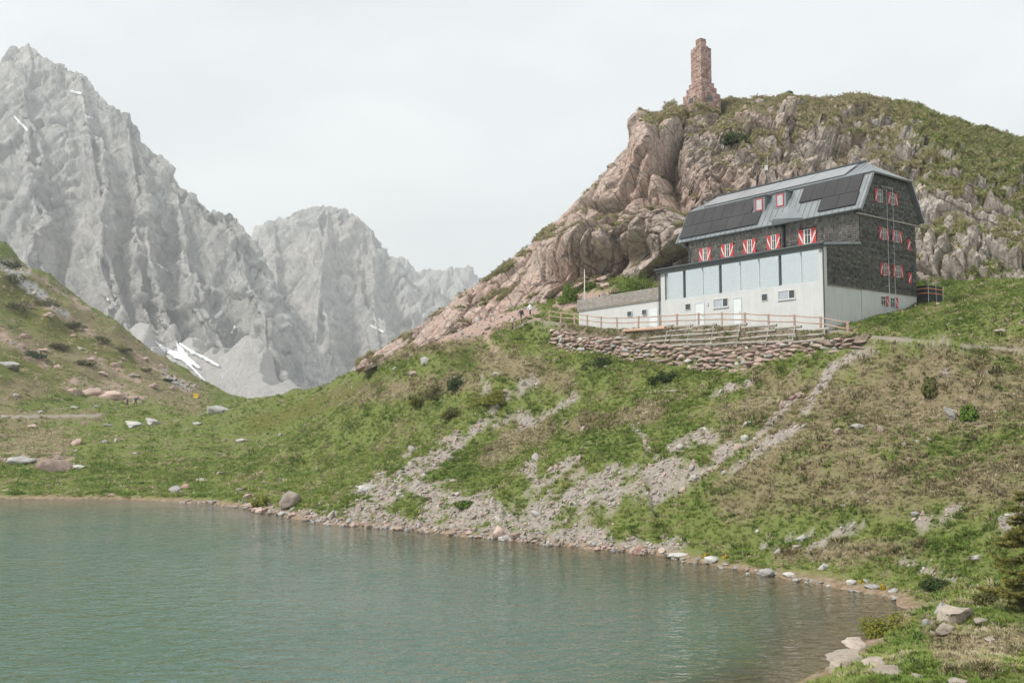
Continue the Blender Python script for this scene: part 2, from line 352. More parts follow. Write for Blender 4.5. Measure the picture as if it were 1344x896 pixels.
def fields(P):
    u, v = proj(P); Q = np.stack([P[:, 0], P[:, 1], P[:, 2] * 0.5], 1)
    n1 = fbm(Q * 0.7, 3, 0.6); n2 = fbm(Q * 0.25 + 9, 4, 0.6); n3 = fbm(Q * 1.8 + 3, 2)
    jx = 9 * n2; jy = 6 * n1; uu, vv = u + jx, v + jy
    sc_ = np.clip(seg_mask(uu, vv, SCREE) * 1.25 + n1 * 1.05 + n3 * 0.55 + n2 * 0.4 - 0.22, 0, 1); sc_ = np.where(seg_mask(uu, vv, SCREE) > 0.01, sc_, 0)
    sc_ = np.maximum(sc_, np.clip((n1 + n3 * 0.4 - 0.82) * 3, 0, 1) * 0.8)
    pk = np.clip(seg_mask(uu, vv, PINK) * np.where(u < 300, 1.0, 1.6) + n1 * 1.1 - np.where(u < 300, 0.35, 0.2), 0, 1); pk = np.where(seg_mask(uu, vv, PINK) > 0.01, pk, 0)
    gy = np.clip(seg_mask(uu, vv, GREYR) * 1.5 + n1 * 0.6, 0, 1); gy = np.where(seg_mask(uu, vv, GREYR) > 0.01, sst(0.45, 0.7, gy), 0)
    dr = np.clip(seg_mask(uu, vv, DRY) * 0.95 + n1 * 0.5 + n2 * 0.4 - 0.08, 0, 1)
    ol = np.clip(seg_mask(uu, vv, OLIVE) + n1 * 0.6, 0, 1) * (seg_mask(uu, vv, OLIVE) > 0.01)
    a = (P[:, 0] - HA[0]) * K1[0] + (P[:, 1] - HA[1]) * K1[1]; b = (P[:, 0] - HA[0]) * K2[0] + (P[:, 1] - HA[1]) * K2[1]
    te = sst(-2.3, -1.9, b) * (1 - sst(0.5, 1.0, b)) * sst(-1.6, -0.8, a) * (1 - sst(27, 33, a))
    pl = np.array([atY(735, 424, 83.5), atY(721, 418, 86.5), atY(700, 416, 92), atY(680, 422, 92.0), atY(655, 433, 89.0), atY(640, 437, 88.0)])
    te = np.maximum(te, 1 - sst(0.5, 1.1, poly_dist(P[:, 0], P[:, 1], pl, False) + 0.5 * n1))
    te = np.maximum(te, np.clip(seg_mask(u + 2 * n2, v + n1, PATHS) * 1.5, 0, 1))
    return sc_, pk, gy, dr, ol, te, n1, n2
fs, fp, fg, fd, fo, fte, fn1, fn2 = fields(GV)
beach = 1 - sst(0.15, 1.1 + 0.4 * fn2, sdw)
cliffy = np.zeros(len(GV))

M_ = Mat('ground_soil_and_turf')
vec = M_.coord('Object'); nA = M_.noise(vec, 3.0, 6, 0.65); nB = M_.noise(vec, 0.5, 4, 0.6); nC = M_.noise(vec, 14, 4, 0.7)
green = M_.mix(nB, (0.105, 0.15, 0.035), (0.165, 0.205, 0.055)); green = M_.mix(M_.math('MULTIPLY', nA, 0.6), green, (0.14, 0.125, 0.055))
dryc = M_.ramp(nA, [(0.25, (0.13, 0.105, 0.06)), (0.55, (0.21, 0.172, 0.105)), (0.8, (0.29, 0.24, 0.155))])
c = M_.mix(M_.attr('dry'), green, dryc)
c = M_.mix(M_.attr('olive'), c, (0.11, 0.115, 0.03))
vr = M_.voro(vec, 5.5); stone = M_.ramp(vr.outputs['Color'], [(0.1, (0.20, 0.17, 0.15)), (0.5, (0.30, 0.26, 0.235)), (0.9, (0.39, 0.32, 0.28))])
stone = M_.mix(M_.math('MULTIPLY', nC, 0.7), stone, (0.25, 0.23, 0.20))
c = M_.mix(M_.attr('scree'), c, stone)
c = M_.mix(M_.attr('pink'), c, M_.mix(nA, (0.30, 0.20, 0.165), (0.40, 0.30, 0.25)))
c = M_.mix(M_.attr('grey'), c, M_.mix(nA, (0.26, 0.26, 0.25), (0.40, 0.39, 0.37)))
c = M_.mix(M_.attr('path'), c, M_.mix(M_.math('MULTIPLY', nC, 1.0), (0.22, 0.19, 0.155), (0.31, 0.275, 0.235)))
c = M_.mix(M_.attr('beach'), c, M_.ramp(nA, [(0.3, (0.16, 0.105, 0.06)), (0.5, (0.25, 0.18, 0.125)), (0.75, (0.36, 0.29, 0.22))]))
M_.col(c); M_.bump(M_.math('ADD', nA, M_.math('MULTIPLY', nC, 0.5)), 0.7, 0.12); M_.rough(0.95, 0.1)
me = mesh_np('ground', GV, GFa, M_.m)
for nm, a_ in (('scree', fs), ('pink', fp), ('grey', fg), ('dry', fd), ('olive', fo), ('path', fte), ('beach', beach)): attr(me, nm, np.clip(a_, 0, 1))
tag(link('ground', me), 'grassy slopes and lake shore below the mountain hut', kind='structure')

# ------------------------------------------------------------------ lake
wx = np.linspace(-110, 40, 300); wy = np.exp(np.linspace(math.log(8), math.log(110), 220)); WX, WY = np.meshgrid(wx, wy)
WV = np.stack([WX.ravel(), WY.ravel(), 0 * WX.ravel()], 1)
depth = np.maximum(0, -zt(WV[:, 0], WV[:, 1]))
W = Mat('lake_water'); W.t.nodes.remove(W.p)
vec = W.coord('Object', (1.0, 1.9, 1), (0, 0, 0.25)); n1 = W.noise(vec, 0.85, 3, 0.5, 0.8); vec2 = W.coord('Object', (1.0, 1.6, 1), (0, 0, -0.5)); n2 = W.noise(vec2, 2.2, 2, 0.5, 0.5)
n3 = W.noise(W.coord('Object'), 0.12, 3, 0.5)
hgt = W.math('ADD', W.math('MULTIPLY', n1, 0.65), W.math('MULTIPLY', n2, 0.3))
bp = W.n('ShaderNodeBump'); bp.inputs['Distance'].default_value = 0.75; W.l(W.ramp(n3, [(0.35, 0.35), (0.65, 0.75)]), bp.inputs['Strength']); W.l(hgt, bp.inputs['Height'])
gl = W.n('ShaderNodeBsdfGlossy'); gl.inputs['Roughness'].default_value = 0.06; gl.inputs['Color'].default_value = (1, 1, 1, 1); W.l(bp.outputs[0], gl.inputs['Normal'])
fr = W.n('ShaderNodeFresnel'); fr.inputs['IOR'].default_value = 1.33; W.l(bp.outputs[0], fr.inputs['Normal'])
df = W.n('ShaderNodeBsdfDiffuse'); tr = W.n('ShaderNodeBsdfTransparent'); tr.inputs['Color'].default_value = (0.80, 0.86, 0.78, 1)
dcol = W.ramp(W.attr('depth'), [(0.0, (0.11, 0.10, 0.055)), (0.25, (0.05, 0.092, 0.055)), (0.8, (0.066, 0.118, 0.094))]); W.l(dcol, df.inputs['Color'])
tf = W.ramp(W.attr('depth'), [(0.0, 0.05), (0.08, 0.25), (0.25, 0.72), (0.5, 0.97)])
m1 = W.n('ShaderNodeMixShader'); W.l(tf, m1.inputs[0]); W.l(tr.outputs[0], m1.inputs[1]); W.l(df.outputs[0], m1.inputs[2])
m2 = W.n('ShaderNodeMixShader'); W.l(fr.outputs[0], m2.inputs[0]); W.l(m1.outputs[0], m2.inputs[1]); W.l(gl.outputs[0], m2.inputs[2]); W.l(m2.outputs[0], W.out.inputs['Surface'])
me = mesh_np('lake_water', WV, grid_faces(300, 220), W.m); attr(me, 'depth', np.clip(depth / 4.0, 0, 1))
tag(link('lake_water', me), 'rippled green mountain lake filling the foreground', kind='structure')

# ------------------------------------------------------------------ rock hill behind the hut
HU = [470, 500, 560, 600, 645, 700, 750, 800, 840, 870, 900, 960, 1035, 1075, 1125, 1200, 1290, 1325, 1344, 1450, 1600, 1800]
HCv = [474, 458, 420, 387, 362, 318, 270, 215, 158, 149, 138, 129, 124, 130, 126, 139, 168, 177, 177, 190, 215, 280]
HCd = [117, 114, 111, 110, 110, 111, 112, 113, 114, 115.5, 117, 120, 122, 123, 124, 122, 117, 115, 114, 112, 110, 108]
FU = [470, 560, 640, 700, 740, 790, 840, 900, 1000, 1100, 1200, 1280, 1344, 1500, 1800]
FV = [484, 446, 418, 402, 392, 371, 349, 330, 330, 350, 392, 392, 398, 400, 420]
FD = [114, 106, 101.5, 99.5, 98, 97, 95, 92, 90, 86, 79, 75, 72, 66, 58]
nu, nt = 680, 420
hu = np.linspace(470, 1760, nu); ht = np.concatenate([np.linspace(-0.22, 0, 30, endpoint=False), np.linspace(0, 1, nt - 90, endpoint=False), 1 + np.linspace(0, 1, 60) ** 1.5 * 1.0])
U, T = np.meshgrid(hu, ht); U = U.ravel(); T = T.ravel()
cv, cdp, fv, fdp = np.interp(U, HU, HCv), np.interp(U, HU, HCd), np.interp(U, FU, FV), np.interp(U, FU, FD)
def place(U, Vv, Y):
    x = (U - 672) / FPX; y = (448 - Vv) / FPX; dy = ct - y * st; s = Y / dy
    return np.stack([x * s, Y, CAM_H + (st + y * ct) * s], 1)
Pf, Pc = place(U, fv, fdp), place(U, cv, cdp)
pw = np.interp(U, [470, 700, 850, 950, 1150, 1300], [1.1, 1.7, 2.2, 1.5, 1.15, 1.1])
tcl = np.clip(T, 0, 1)
hz = tcl + 0.10 * np.sin(tcl * math.pi) * (U < 0)
B0 = Pf + (Pc - Pf) * np.stack([tcl ** pw] * 3, 1); B0[:, 2] = Pf[:, 2] + (Pc[:, 2] - Pf[:, 2]) * tcl
B0[:, 0] = Pf[:, 0] + (Pc[:, 0] - Pf[:, 0]) * tcl ** pw
below = T < 0; hgt_ = np.maximum(Pc[:, 2] - Pf[:, 2], 3)
B0[:, 2] += np.where(below, T * hgt_ * 0.8, 0); B0[:, 1] += np.where(below, T * -1.0, 0)
back = np.clip(T - 1, 0, 9)
B0[:, 1] += back * 45; B0[:, 2] += -(back ** 1.6) * 16 - back * 3; B0[:, 0] += back * (U - 672) / FPX * 45
grid = B0.reshape(nt, nu, 3)
def normals(G):
    du = np.gradient(G, axis=1); dv = np.gradient(G, axis=0); n = np.cross(du, dv); n /= np.linalg.norm(n, axis=2)[..., None] + 1e-9; return n
N0 = normals(grid).reshape(-1, 3); N0 = np.where((N0[:, 1] > 0)[:, None] & (N0[:, 2] < 0)[:, None], -N0, N0)
amp = np.clip(hgt_ / 14, 0.22, 1) * sst(-0.2, 0.0, T) * (1 - 0.72 * sst(0.80, 1.0, T))
# dip of the slabs: on the left they climb to the right, on the right the rock stands in blocks and short columns
th = math.radians(52)
q1 = B0[:, 0] * math.cos(th) + B0[:, 2] * math.sin(th); q2 = -B0[:, 0] * math.sin(th) + B0[:, 2] * math.cos(th)
warp = np.stack([fbm(B0 * 0.12 + 4, 2), fbm(B0 * 0.12 + 40, 2), fbm(B0 * 0.12 + 80, 2)], 1)
QL = np.stack([q1 / 15, q2 / 4.8, B0[:, 1] / 12.0], 1) + warp * 0.1
ca_, sa_ = math.cos(0.5), math.sin(0.5)
QR = np.stack([(B0[:, 0] * ca_ - B0[:, 2] * sa_) / 3.4, (B0[:, 0] * sa_ + B0[:, 2] * ca_) / 2.6, B0[:, 1] / 5.0], 1) + warp * 0.45
wl = (1 - sst(860, 1010, U))[:, None]
f1, f2, rv, fx = worley(QL, True, 1); g1, g2, rv2, gx = worley(QR, True, 1)
m1, m2, mv, mxx = worley(np.stack([q1 / 5.5, q2 / 1.7, B0[:, 1] / 4.0], 1) + warp * 0.12 + 7, True, 1)
slabL = (rv - 0.5) * 3.0 + fx * 3.4 - 1.6 * np.exp(-((f2 - f1) / 0.035) ** 2) + (mv - 0.5) * 0.45 + mxx * 0.5 - 0.6 * np.exp(-((m2 - m1) / 0.05) ** 2); slabR = (rv2 - 0.5) * 1.7 + gx * 1.5 - 1.2 * np.exp(-((g2 - g1) / 0.05) ** 2)
k1_, k2_, rv3, kx = worley(np.stack([q1 / 2.2, q2 / 0.9, B0[:, 1] / 2.0], 1) * np.where(wl > 0.5, 1, 0) + np.where(wl > 0.5, 0, 1) * np.stack([B0[:, 0] / 1.0, B0[:, 2] / 1.6, B0[:, 1] / 1.5], 1) + warp * 0.3, True, 1)
fine = (rv3 - 0.5) * 0.6 + kx * 0.8 - 0.35 * np.exp(-((k2_ - k1_) / 0.06) ** 2)
l1_, l2_, rv4, lx = worley(B0 / np.array([0.75, 0.8, 0.55]) + warp, True, 1); fine = fine + (rv4 - 0.5) * 0.22 + lx * 0.3
shelf = np.where(U > 880, 1.0, 0.25) * sst(880, 960, U)
led = fbm(np.stack([B0[:, 0] * 0.06, B0[:, 2] * 0.22, B0[:, 1] * 0.05], 1) + 3, 3) * 2.0        # ledges
disp = -0.5 * amp + amp * (fbm(B0 * 0.07, 2) * (2.0 - 1.5 * wl[:, 0]) + wl[:, 0] * slabL + (1 - wl[:, 0]) * slabR * 1.0 + fine * (1 - 0.75 * wl[:, 0]) + led * (0.35 + 0.65 * shelf) + fbm(B0 * 1.1, 3) * 0.16)
# the big overhang above the flagpole and the deep corner left of the roof
pu, pv = proj(B0)
disp += 2.6 * np.exp(-(seg_dist(pu, pv, (735, 335, 850, 300)) / 26) ** 2) - 2.4 * np.exp(-(seg_dist(pu, pv, (730, 362, 850, 330)) / 13) ** 2)
disp -= 2.6 * np.exp(-(seg_dist(pu, pv, (875, 200, 905, 290)) / 13) ** 2) + 1.4 * np.exp(-(seg_dist(pu, pv, (838, 210, 800, 270)) / 22) ** 2)
disp += 1.6 * np.exp(-(seg_dist(pu, pv, (842, 165, 860, 250)) / 12) ** 2)
HV = B0 + N0 * disp[:, None]
HGr = HV.reshape(nt, nu, 3); HN = normals(HGr).reshape(-1, 3); HN = np.where((N0 * HN).sum(1)[:, None] < 0, -HN, HN)
HNs = np.stack([blur(HN[:, i].reshape(nt, nu), 4).ravel() for i in range(3)], 1); HNs /= np.linalg.norm(HNs, axis=1)[:, None] + 1e-9
pu, pv = proj(HV)
gn = fbm(HV * 0.35, 4, 0.6); gn2 = fbm(HV * 0.09 + 7, 3)
GRASSY = [(960, 175, 1010, 170, 26), (1060, 140, 1120, 170, 26), (1190, 150, 1300, 215, 40), (1300, 190, 1344, 240, 44), (860, 150, 960, 138, 16), (1130, 135, 1300, 165, 20), (1220, 215, 1344, 260, 30), (1225, 370, 1320, 345, 16), (1000, 200, 1060, 170, 14),
          (640, 360, 670, 350, 12), (700, 312, 720, 300, 8), (1215, 290, 1260, 300, 14), (1120, 150, 1190, 215, 26)]
top = sst(0.80, 1.0, T) * sst(850, 930, U)
grass = np.clip((HNs[:, 2] - 0.62) * 2.2 + gn * 0.75 + seg_mask(pu, pv, GRASSY) * 1.0 + top * 0.45 + np.where(T > 1, 0.8, 0) * sst(840, 900, U) + sst(950, 1250, U) * 0.12 - 0.16, 0, 1)
grass = sst(0.35, 0.62, grass) * sst(-0.05, 0.02, T)
lush = np.clip(sst(1150, 1250, U) * 0.6 + gn2 * 0.7 + seg_mask(pu, pv, [(1190, 150, 1300, 215, 50), (1300, 190, 1344, 260, 60), (1225, 370, 1320, 345, 20)]) * 0.5, 0, 1)
pinkm = np.clip(1 - sst(780, 1020, U) * 0.55 - sst(1130, 1180, U) * 0.45 + gn2 * 0.6, 0, 1)

R = Mat('hill_rock')
vec = R.coord('Object'); vs_ = R.coord('Object', (1, 1, 1), (0, math.radians(-52), 0)); vst = R.n('ShaderNodeMapping'); vst.inputs['Scale'].default_value = (0.12, 0.5, 1.1); R.l(vs_, vst.inputs['Vector'])
a1 = R.noise(vec, 0.22, 5, 0.6); a2 = R.noise(vst.outputs[0], 1.3, 6, 0.65); a3 = R.noise(vec, 2.6, 6, 0.7); a4 = R.noise(vec, 0.7, 5, 0.65)
stv = R.coord('Object', (1.6, 1.6, 0.16)); a5 = R.noise(stv, 0.8, 5, 0.6)
pink = R.ramp(a2, [(0.28, (0.27, 0.18, 0.145)), (0.5, (0.45, 0.32, 0.265)), (0.75, (0.57, 0.445, 0.375))])
pink = R.mix(R.ramp(a1, [(0.42, 0.0), (0.6, 0.75)]), pink, R.ramp(a4, [(0.3, (0.37, 0.285, 0.24)), (0.7, (0.52, 0.425, 0.36))]))
grey = R.ramp(a4, [(0.3, (0.25, 0.22, 0.19)), (0.55, (0.43, 0.385, 0.335)), (0.75, (0.56, 0.505, 0.44))])
c = R.mix(R.attr('pink'), grey, pink)
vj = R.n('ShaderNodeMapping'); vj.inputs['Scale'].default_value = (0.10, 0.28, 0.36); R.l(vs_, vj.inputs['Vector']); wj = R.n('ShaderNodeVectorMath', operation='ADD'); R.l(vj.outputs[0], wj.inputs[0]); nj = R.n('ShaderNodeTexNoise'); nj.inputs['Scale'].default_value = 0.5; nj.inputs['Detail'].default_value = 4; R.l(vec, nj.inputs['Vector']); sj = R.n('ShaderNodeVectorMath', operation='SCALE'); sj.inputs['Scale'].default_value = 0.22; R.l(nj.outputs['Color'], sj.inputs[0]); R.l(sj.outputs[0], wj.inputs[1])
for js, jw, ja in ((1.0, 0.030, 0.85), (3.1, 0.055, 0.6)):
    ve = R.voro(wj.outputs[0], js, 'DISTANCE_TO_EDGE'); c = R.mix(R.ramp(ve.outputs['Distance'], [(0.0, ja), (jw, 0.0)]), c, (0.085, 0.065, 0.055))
c = R.mix(R.ramp(a5, [(0.52, 0.0), (0.66, 0.65)]), c, (0.19, 0.175, 0.165))                              # water streaks
c = R.mix(R.ramp(a3, [(0.35, 0.45), (0.55, 0.0)]), c, (0.15, 0.12, 0.10))
c = R.mix(R.ramp(a3, [(0.6, 0.0), (0.75, 0.4)]), c, (0.52, 0.46, 0.40))                                  # pale lichen
gg = R.mix(R.attr('lush'), R.mix(a3, (0.21, 0.175, 0.09), (0.37, 0.315, 0.185)), R.mix(a3, (0.12, 0.125, 0.04), (0.25, 0.235, 0.09)))
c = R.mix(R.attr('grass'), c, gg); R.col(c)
a6 = R.noise(vec, 7.0, 4, 0.7); R.bump(R.math('ADD', R.math('MULTIPLY', a3, 0.8), R.math('MULTIPLY', a6, 0.35)), 0.8, 0.16); R.rough(0.92, 0.15)
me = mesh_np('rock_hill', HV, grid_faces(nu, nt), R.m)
for nm, a_ in (('grass', grass), ('lush', lush), ('pink', pinkm)): attr(me, nm, a_)
me.polygons.foreach_set('use_smooth', np.zeros(len(me.polygons), bool))
tag(link('rock_hill', me), 'steep pink and grey rock hill with grassy ledges behind the hut', kind='structure')
def coarse_bvh(V, nt, nu, k):
    G = V.reshape(nt, nu, 3)[::k, ::k]; return BVHTree.FromPolygons([tuple(p) for p in G.reshape(-1, 3)], grid_faces(G.shape[1], G.shape[0]).tolist())
BV_H = coarse_bvh(HV, nt, nu, 2)
def hitH(u, v):
    p = hit(u, v, BV_H); return p

# ------------------------------------------------------------------ mountains
def mountain(name, label, u0, u1, nu, d0, d1, nd, ridges, k, seed, sc, amp, talus, jag=1.0):
    """a height field: every ridge line (photo column, row, distance) sheds flanks of slope k on both sides"""
    uu = np.linspace(u0, u1, nu); dd = np.linspace(d0, d1, nd); U, Y = np.meshgrid(uu, dd); U = U.ravel(); Y = Y.ravel(); X = (U - 672) / 1208.0 * Y
    W3 = np.stack([X, Y, 0 * X], 1) / sc; wx = X + sc * 26 * fbm(W3 / 120 + seed, 3); wy = Y + sc * 26 * fbm(W3 / 120 + seed + 50, 3); Z = np.full(len(X), -200.0)
    for rd in ridges:
        P = np.array([atY(u, v, d) for u, v, d in rd[0]]); kk = k * rd[1]
        for a, b in zip(P[:-1], P[1:]):
            n = max(1, int(np.hypot(*(b - a)[:2]) / 1e9) + 1); dx, dy = b[0] - a[0], b[1] - a[1]; t = np.clip(((wx - a[0]) * dx + (wy - a[1]) * dy) / (dx * dx + dy * dy), 0, 1)
            Z = np.maximum(Z, a[2] + t * (b[2] - a[2]) - kk * np.hypot(wx - a[0] - t * dx, wy - a[1] - t * dy)); t = np.clip(((X - a[0]) * dx + (Y - a[1]) * dy) / (dx * dx + dy * dy), 0, 1); Z = np.maximum(Z, a[2] + t * (b[2] - a[2]) - kk * 1.7 * np.hypot(X - a[0] - t * dx, Y - a[1] - t * dy))
    tz = talus[1] + (np.minimum(Y, talus[3] - 25 + sc * 75 * fbm(np.stack([X / sc / 34, 0 * X, 0 * X + seed], 1), 3, 0.6)) - talus[0]) * talus[2] * (1 - sst(talus[4], talus[4] + 140, U)) - np.maximum(0, Y - talus[3] - 10) * 0.8 + fbm(W3 / 60 + seed, 3) * 5 * sc; tal = sst(-14, 10, (tz - Z) / sc); Z = np.maximum(Z, tz)
    G = np.stack([X, Y, Z], 1).reshape(nd, nu, 3); N = normals(G).reshape(-1, 3); N = np.where(N[:, 2:3] < 0, -N, N); N = np.stack([blur(N[:, i].reshape(nd, nu), 3).ravel() for i in range(3)], 1); N /= np.linalg.norm(N, axis=1)[:, None]
    B = G.reshape(-1, 3) / sc; th = math.radians(58); g1 = B[:, 0] * math.cos(th) + B[:, 2] * math.sin(th); g2 = -B[:, 0] * math.sin(th) + B[:, 2] * math.cos(th); w = np.stack([fbm(B * 0.008 + seed, 3)] * 3, 1)
    f1, f2, rv, x1 = worley(np.stack([g1 / 80, g2 / 34, B[:, 1] / 60], 1) + w * 0.3, True, 1); f3, f4, rv2, x2 = worley(np.stack([g1 / 30, g2 / 12, B[:, 1] / 24], 1) + w * 0.5, True, 1); f5, f6, rv3, x3 = worley(np.stack([B[:, 0] / 10, B[:, 2] / 13, B[:, 1] / 12], 1) + w, True, 1)
    d = ((ridged(np.stack([B[:, 0] / 90, B[:, 2] / 190, B[:, 1] / 170], 1) + w * 0.5 + seed, 5, 0.55) - 0.9) * 15 + (rv - 0.5) * 12 + x1 * 16 - 7 * np.exp(-((f2 - f1) / 0.06) ** 2) + (rv2 - 0.5) * 6 + x2 * 8 - 4.5 * np.exp(-((f4 - f3) / 0.07) ** 2) + (rv3 - 0.5) * 3 + x3 * 4 + fbm(B / 9, 3, 0.65) * 1.6)
    V = G.reshape(-1, 3) + N * (d * amp * sc * (1 - 0.9 * tal))[:, None]
    me = mesh_np(name, V, grid_faces(nu, nd), M_MT, smooth=False); attr(me, 'talus', tal)
    return tag(link(name, me), label, kind='structure'), V, nu, nd
K = Mat('limestone_face'); M_MT = K.m
vec = K.coord('Object'); r = math.radians(-58); vd = K.coord('Object', (1, 1, 1), (0, r, 0)); vm = K.n('ShaderNodeMapping'); vm.inputs['Scale'].default_value = (0.35, 0.6, 1.6); K.l(vd, vm.inputs['Vector'])
b1 = K.noise(vm.outputs[0], 0.022, 9, 0.74, 1.2); b2 = K.noise(vec, 0.004, 5, 0.6); b3 = K.noise(vec, 0.09, 6, 0.7); vv_ = K.coord('Object', (1, 1, 0.35)); b4 = K.noise(vv_, 0.03, 7, 0.68, 0.5)
c = K.ramp(b1, [(0.30, (0.25, 0.247, 0.24)), (0.44, (0.42, 0.41, 0.385)), (0.54, (0.52, 0.505, 0.475)), (0.70, (0.63, 0.61, 0.57))])
c = K.mix(K.ramp(b4, [(0.38, 0.7), (0.50, 0.0)]), c, (0.29, 0.30, 0.305))
c = K.mix(K.ramp(b2, [(0.5, 0.0), (0.62, 0.55)]), c, (0.50, 0.45, 0.41))
c = K.mix(K.ramp(b3, [(0.55, 0.0), (0.75, 0.5)]), c, (0.56, 0.55, 0.52))
c = K.mix(K.ramp(K.noise(vec, 0.007, 4, 0.6), [(0.66, 0.0), (0.72, 0.5)]), c, (0.50, 0.39, 0.32))
c = K.mix(K.ramp(K.noise(vec, 0.013, 5, 0.65), [(0.60, 0.0), (0.70, 0.4)]), c, (0.34, 0.35, 0.28))
c = K.mix(K.attr('talus'), c, K.mix(b3, (0.47, 0.445, 0.42), (0.57, 0.545, 0.515))); s1_ = K.noise(vm.outputs[0], 0.085, 7, 0.72, 0.6); vd2 = K.coord('Object', (1, 1, 1), (0, math.radians(40), 0)); vm2 = K.n('ShaderNodeMapping'); vm2.inputs['Scale'].default_value = (0.35, 0.6, 1.5); K.l(vd2, vm2.inputs['Vector']); s2_ = K.noise(vm2.outputs[0], 0.075, 7, 0.72, 0.5)
c = K.mix(K.math('MULTIPLY', K.ramp(s1_, [(0.37, 0.7), (0.46, 0.0)]), K.math('SUBTRACT', 1.0, K.attr('talus'))), c, (0.20, 0.20, 0.20)); c = K.mix(K.math('MULTIPLY', K.ramp(s2_, [(0.37, 0.6), (0.45, 0.0)]), K.math('SUBTRACT', 1.0, K.attr('talus'))), c, (0.23, 0.225, 0.215)); c = K.mix(K.ramp(s1_, [(0.58, 0.0), (0.68, 0.6)]), c, (0.72, 0.705, 0.67))
K.col(c); K.bump(K.math('ADD', b1, K.math('MULTIPLY', b3, 0.6)), 1.0, 12.0); K.rough(0.95, 0.1)
mountain('distant_ridge', 'pale distant ridge fading into the haze', 440, 780, 150, 2000, 2650, 90, [([(420, 410, 2400), (490, 368, 2400), (525, 348, 2400), (560, 352, 2400), (585, 357, 2400), (600, 353, 2400), (640, 363, 2400), (700, 372, 2400), (780, 388, 2400)], 1), ([(560, 352, 2400), (575, 440, 2250)], 1.3)], 1.1, 3.3, 2.0, 0.7, (2050, -60, 0.3, 2200, 2000))
_, DOM_V, dnu, dnt = mountain('domed_mountain', 'grey domed limestone peak at the head of the valley', 230, 700, 400, 1230, 1900, 260, [([(300, 335, 1750), (335, 304, 1740), (360, 286, 1730), (385, 274, 1720), (412, 266, 1710), (432, 264, 1700), (455, 269, 1690), (470, 279, 1690), (488, 298, 1690), (500, 316, 1690), (516, 346, 1700), (545, 372, 1720), (590, 395, 1740), (650, 430, 1760)], 1), ([(432, 264, 1700), (425, 330, 1560), (415, 430, 1420)], 1.35), ([(360, 286, 1730), (365, 400, 1520)], 1.4), ([(488, 298, 1690), (490, 400, 1540), (500, 470, 1420)], 1.4), ([(545, 372, 1720), (540, 450, 1520)], 1.4)], 1.5, 9.1, 1.4, 0.36, (1300, 5, 0.45, 1440, 2000))
_, MAS_V, mnu, mnt = mountain('limestone_massif', 'huge jagged grey limestone massif on the left', -330, 560, 640, 690, 1290, 400, [([(-330, 150, 1150), (-200, 95, 1150), (-100, 100, 1150), (0, 84, 1150), (8, 74, 1150), (15, 64, 1150), (30, 59, 1150), (44, 66, 1150), (58, 78, 1150), (85, 86, 1145), (105, 95, 1140), (130, 121, 1135), (150, 132, 1130), (166, 144, 1130), (180, 170, 1125), (197, 194, 1120), (230, 234, 1110), (246, 242, 1105), (262, 254, 1100), (278, 268, 1100), (308, 270, 1095), (316, 286, 1095), (325, 306, 1095), (345, 370, 1090)], 1),
    ([(30, 59, 1150), (38, 200, 1040), (55, 330, 940), (70, 420, 880)], 1.5), ([(105, 95, 1140), (125, 220, 1040), (150, 360, 930), (170, 440, 860)], 1.5), ([(166, 144, 1130), (185, 280, 1030), (215, 400, 930), (235, 450, 880)], 1.5), ([(230, 234, 1110), (250, 340, 1020), (285, 430, 930), (300, 470, 880)], 1.5), ([(308, 270, 1095), (325, 370, 1020), (345, 450, 950), (365, 500, 900)], 1.5), ([(-60, 95, 1150), (-50, 300, 980)], 1.5), ([(-180, 95, 1150), (-170, 300, 980)], 1.5)], 1.75, 1.7, 1.0, 0.38, (760, 12, 0.6, 880, 300))
BV_M = coarse_bvh(MAS_V, mnt, mnu, 2); BV_D = coarse_bvh(DOM_V, dnt, dnu, 2)

# ------------------------------------------------------------------ materials for the hut
def plain(name, c, rough=0.6, spec=0.4, var=0.15, scale=3.0, bump=0.0):
    m = Mat(name); vec = m.coord('Object'); n = m.noise(vec, scale, 5, 0.65)
    lo = tuple(x * (1 - var) for x in c); hi = tuple(min(1, x * (1 + var)) for x in c)
    m.col(m.ramp(n, [(0.3, lo), (0.7, hi)])); m.rough(rough, spec)
    if bump: m.bump(m.noise(vec, scale * 6, 4, 0.6), 0.4, bump)
    return m.m
m = Mat('lime_render'); vec = m.coord('Object'); n1 = m.noise(vec, 0.9, 5, 0.6); n2 = m.noise(m.coord('Object', (2.5, 2.5, 0.35)), 1.3, 5, 0.6)
c = m.ramp(n1, [(0.3, (0.49, 0.492, 0.482)), (0.7, (0.56, 0.562, 0.55))]); c = m.mix(m.ramp(n2, [(0.5, 0.0), (0.8, 0.5)]), c, (0.40, 0.38, 0.35)); c = m.mix(m.ramp(m.noise(vec, 4.0, 6, 0.7), [(0.6, 0.0), (0.8, 0.3)]), c, (0.36, 0.34, 0.31)); m.col(c); m.rough(0.9, 0.1); m.bump(m.noise(vec, 22, 4, 0.6), 0.35, 0.01)
RENDER = m.m
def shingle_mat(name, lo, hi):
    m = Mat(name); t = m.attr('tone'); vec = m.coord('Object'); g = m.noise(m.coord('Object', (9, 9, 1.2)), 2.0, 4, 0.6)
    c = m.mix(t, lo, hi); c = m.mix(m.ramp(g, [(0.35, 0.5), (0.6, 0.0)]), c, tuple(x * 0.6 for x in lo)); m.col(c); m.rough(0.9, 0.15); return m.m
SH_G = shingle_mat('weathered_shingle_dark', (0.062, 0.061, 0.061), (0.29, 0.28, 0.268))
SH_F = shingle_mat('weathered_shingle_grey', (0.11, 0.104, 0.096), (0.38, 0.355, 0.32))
BACK = plain('dark_boarding', (0.045, 0.043, 0.04), 0.9, 0.1)
